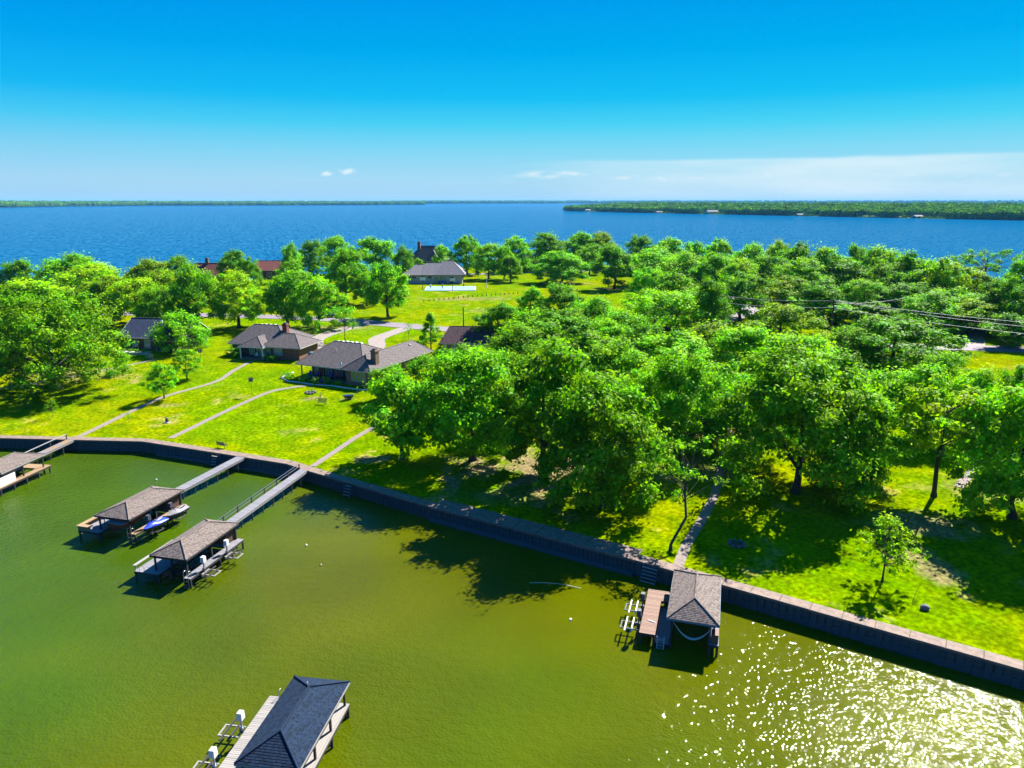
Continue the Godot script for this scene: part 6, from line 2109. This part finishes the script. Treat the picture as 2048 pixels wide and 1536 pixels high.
		for k in 13:
			ring.append(Vector3(cos(TAU * k / 12) * 0.23, 3.05, -1.02 + sin(TAU * k / 12) * 0.23))
			rr.append(0.02)
		b.tube(ring, rr, 6)
		part(t, "rim", b.mesh(), mats["red_cloth"])
	b = MB.new()
	b.tube([Vector3(0, -0.3, 0), Vector3(0, 3.4, 0), Vector3(0, 4.4, 0)], [0.11, 0.09, 0.07], 8)
	b.pole(Vector3(0, 0, 0), Vector3(0, 0.25, 0), 0.4, 0.35, 12)
	single("white_post", "tall white post on the lawn right of the basketball court", "post", b, mats["white"], on_ground(-8.4, -239.2))
	var stand := {"hip": Vector3(0, 0.95, 0), "chest": Vector3(0, 1.3, 0.02), "elbow_l": Vector3(-0.3, 1.12, 0.02), "wrist_l": Vector3(-0.3, 0.88, 0.12), "elbow_r": Vector3(0.3, 1.15, 0.05), "wrist_r": Vector3(0.28, 0.95, 0.22), "knee_l": Vector3(-0.12, 0.5, 0.06), "ankle_l": Vector3(-0.16, 0.1, 0), "knee_r": Vector3(0.12, 0.5, 0.06), "ankle_r": Vector3(0.17, 0.1, 0.02)}
	var reach := {"hip": Vector3(0, 0.95, 0), "chest": Vector3(0.02, 1.3, 0.05), "elbow_l": Vector3(-0.3, 1.55, 0.12), "wrist_l": Vector3(-0.2, 1.8, 0.2), "elbow_r": Vector3(0.32, 1.5, 0.1), "wrist_r": Vector3(0.26, 1.76, 0.2), "knee_l": Vector3(-0.13, 0.52, 0.1), "ankle_l": Vector3(-0.15, 0.1, 0.0), "knee_r": Vector3(0.13, 0.5, 0.02), "ankle_r": Vector3(0.16, 0.1, -0.1)}
	var run := {"hip": Vector3(0, 0.92, 0), "chest": Vector3(0, 1.24, 0.14), "elbow_l": Vector3(-0.3, 1.1, 0.3), "wrist_l": Vector3(-0.22, 1.2, 0.5), "elbow_r": Vector3(0.3, 1.1, -0.12), "wrist_r": Vector3(0.3, 0.95, 0.05), "knee_l": Vector3(-0.1, 0.62, 0.36), "ankle_l": Vector3(-0.1, 0.24, 0.3), "knee_r": Vector3(0.1, 0.5, -0.06), "ankle_r": Vector3(0.12, 0.1, -0.3)}
	person("person in white shirt standing at the left end of the court", Vector3(-26.3, y + 0.125, -234.2), 0.6, Color(0.7, 0.7, 0.72), Color(0.05, 0.1, 0.3), stand)
	person("person in dark clothes raising both arms at the court's middle", Vector3(-22.5, y + 0.125, -233.6), 2.2, Color(0.05, 0.05, 0.08), Color(0.03, 0.03, 0.05), reach)
	person("person in dark shirt running at the right end of the court", Vector3(-15.9, y + 0.125, -237.4), 1.2, Color(0.08, 0.05, 0.07), Color(0.25, 0.02, 0.03), run)
	# row of low posts across the lawn
	b = MB.new()
	b.pole(Vector3(0, -0.3, 0), Vector3(0, 0.5, 0), 0.13, 0.12, 8)
	b.tube([Vector3(0, 0.5, 0), Vector3(0, 0.56, 0)], [0.12, 0.05], 8)
	var post := b.mesh()
	for i in 21:
		var f := i / 20.0
		var x := lerpf(-25.2, 1.8, f)
		var z := lerpf(-206.3, -222.4, f) - 1.5 * sin(f * PI)
		var o := part(self, "lawn_post", post, mats["wood_pole"], on_ground(x, z))
		tag(o, "short dark wooden post in the row across the park lawn", "post", "short posts across the park lawn")

	# poles and wires
	utility_pole("lone utility pole behind the streaked roof cottage", -10.4, -153.6, 6.4, false)
	var p2 := utility_pole("utility pole with transformer and crossarm among the trees", 66.5, -149.0, 8.2, true, turn_of(-20.0))
	var p3 := utility_pole("dark utility pole right of the pole with the transformer", 88.0, -160.0, 7.4, true, turn_of(10.0))
	utility_pole("thin utility pole beside the brick house with low grey roof", -0.6, -298.0, 8.5, false)
	utility_pole("thin utility pole left of the round oak on the far road", -12.8, -276.0, 6.5, false)
	var e2 := p2.position + Vector3(0, 7.95, 0)
	var e4 := Vector3(118.0, 9.6, -118.0)
	var e0 := Vector3(38.0, 12.3, -170.0)
	wire("uppermost wire from the transformer pole to the right edge", e2 + Vector3(0.9, 0, 0), e4 + Vector3(0, 1.0, 0), 1.0)
	wire("middle wire from the transformer pole to the right edge", e2, e4, 1.2)
	wire("lowest wire from the transformer pole to the right edge", e2 + Vector3(-0.3, -1.4, 0), e4 + Vector3(0, -1.4, 0), 1.1)
	wire("uppermost wire from the transformer pole leftward over the road", e0, e2 + Vector3(-0.9, 0, 0), 1.0)
	wire("lower wire from the transformer pole leftward over the road", e0 + Vector3(0, -1.6, 0), e2 + Vector3(-0.3, -1.4, 0), 1.0)
	wire("short wire joining the two utility poles on the right", e2 + Vector3(0.4, -0.5, 0), p3.position + Vector3(0, 7.1, 0), 0.5)

	# parked trailer on the right driveway
	t = thing("parked_trailer", "pale box trailer parked at the roadside on the right", "trailer", on_ground(100.2, -142.6), turn_of(14.0))
	b = MB.new()
	b.box(Vector3(-1.6, 0.5, -0.9), Vector3(1.6, 2.0, 0.9))
	part(t, "box", b.mesh(), mats["white"])
	for z in [-0.92, 0.92]:
		b = MB.new()
		b.pole(Vector3(0, 0.34, z - 0.1), Vector3(0, 0.34, z + 0.1), 0.34, 0.34, 14)
		part(t, "wheel", b.mesh(), mats["black"])
	b = MB.new()
	b.bar(Vector3(1.6, 0.5, 0), Vector3(2.8, 0.45, 0), 0.1, 0.1)
	part(t, "tow_bar", b.mesh(), mats["steel"])

	# dark car under the trees at the road bend
	t = thing("parked_car", "dark car parked in the tree shade at the road bend", "car", on_ground(-46.5, -179.6, 0.07), turn_of(-14.0))
	b = MB.new()
	var prof := [[-2.1, 0.35, 0.7], [-2.0, 0.32, 0.95], [-1.3, 0.3, 1.0], [-0.75, 0.3, 1.42], [0.6, 0.3, 1.45], [1.25, 0.3, 0.98], [2.0, 0.32, 0.85], [2.15, 0.36, 0.6]]
	var rings := []
	for q in prof:
		rings.append([Vector3(q[0], q[1], 0.85), Vector3(q[0], q[1], -0.85), Vector3(q[0], minf(q[2], 0.9), -0.88), Vector3(q[0], q[2], -0.68), Vector3(q[0], q[2], 0.68), Vector3(q[0], minf(q[2], 0.9), 0.88)])
	b.loft(rings)
	b.quad(rings[7][0], rings[7][1], rings[7][2], rings[7][5])
	b.quad(rings[0][1], rings[0][0], rings[0][5], rings[0][2])
	part(t, "body", b.mesh(), mats["navy"])
	for x in [-1.3, 1.35]:
		for z in [-0.8, 0.8]:
			b = MB.new()
			b.pole(Vector3(x, 0.31, z - 0.11), Vector3(x, 0.31, z + 0.11), 0.31, 0.31, 14)
			part(t, "wheel", b.mesh(), mats["black"])
	for z in [-0.84, 0.84]:
		b = MB.new()
		b.hexa([Vector3(-0.95, 0.98, z + 0.03), Vector3(1.0, 0.98, z + 0.03), Vector3(1.0, 0.98, z - 0.03), Vector3(-0.95, 0.98, z - 0.03)], [Vector3(-0.6, 1.34, z * 0.86 + 0.03), Vector3(0.5, 1.34, z * 0.86 + 0.03), Vector3(0.5, 1.34, z * 0.86 - 0.03), Vector3(-0.6, 1.34, z * 0.86 - 0.03)])
		part(t, "window", b.mesh(), mats["glass"])

	build_far_houses()

func build_far_houses() -> void:
	# little buildings, lawns and docks along the right far shore
	for s in FAR_HOUSES:
		var t := thing("far_house", s[5], "house", Vector3(s[0], 0.6, s[1]), 0.5, "buildings on the far right shore")
		var b := MB.new()
		b.box(Vector3(-s[2] / 2, -1, -5), Vector3(s[2] / 2, s[3] * 0.55, 5))
		part(t, "wall", b.mesh(), mats[s[4]])
		gable(t, -s[2] / 2 - 0.6, s[2] / 2 + 0.6, -5.8, 5.8, s[3] * 0.55, s[3] * 0.5, "roof_grey" if s[4] != "navy" else "roof_blue", "trim", s[4])
	for s in [[735.0, -1480.0, 44.0, "far_lawn", "lawn_patch"], [848.0, -1318.0, 18.0, "far_lawn", "lawn_patch"], [885.0, -1300.0, 30.0, "far_sand", "sand_bank"]]:
		var b := MB.new()
		b.blob(Vector3.ZERO, Vector3(s[2], 5.0, 14.0), 90, 0.3, 8, 18)
		var o := struct(s[4], b, mats[s[3]])
		o.position = Vector3(s[0], 0.0, s[1])
		o.rotation.y = -0.5

func _ready() -> void:
	rng.seed = 20240611
	build_sky()
	build_materials()
	build_water()
	build_ground()
	build_paths()
	build_seawall()
	build_far_shores()
	build_trees()
	build_houses()
	course = 0.15
	build_docks()
	build_small()
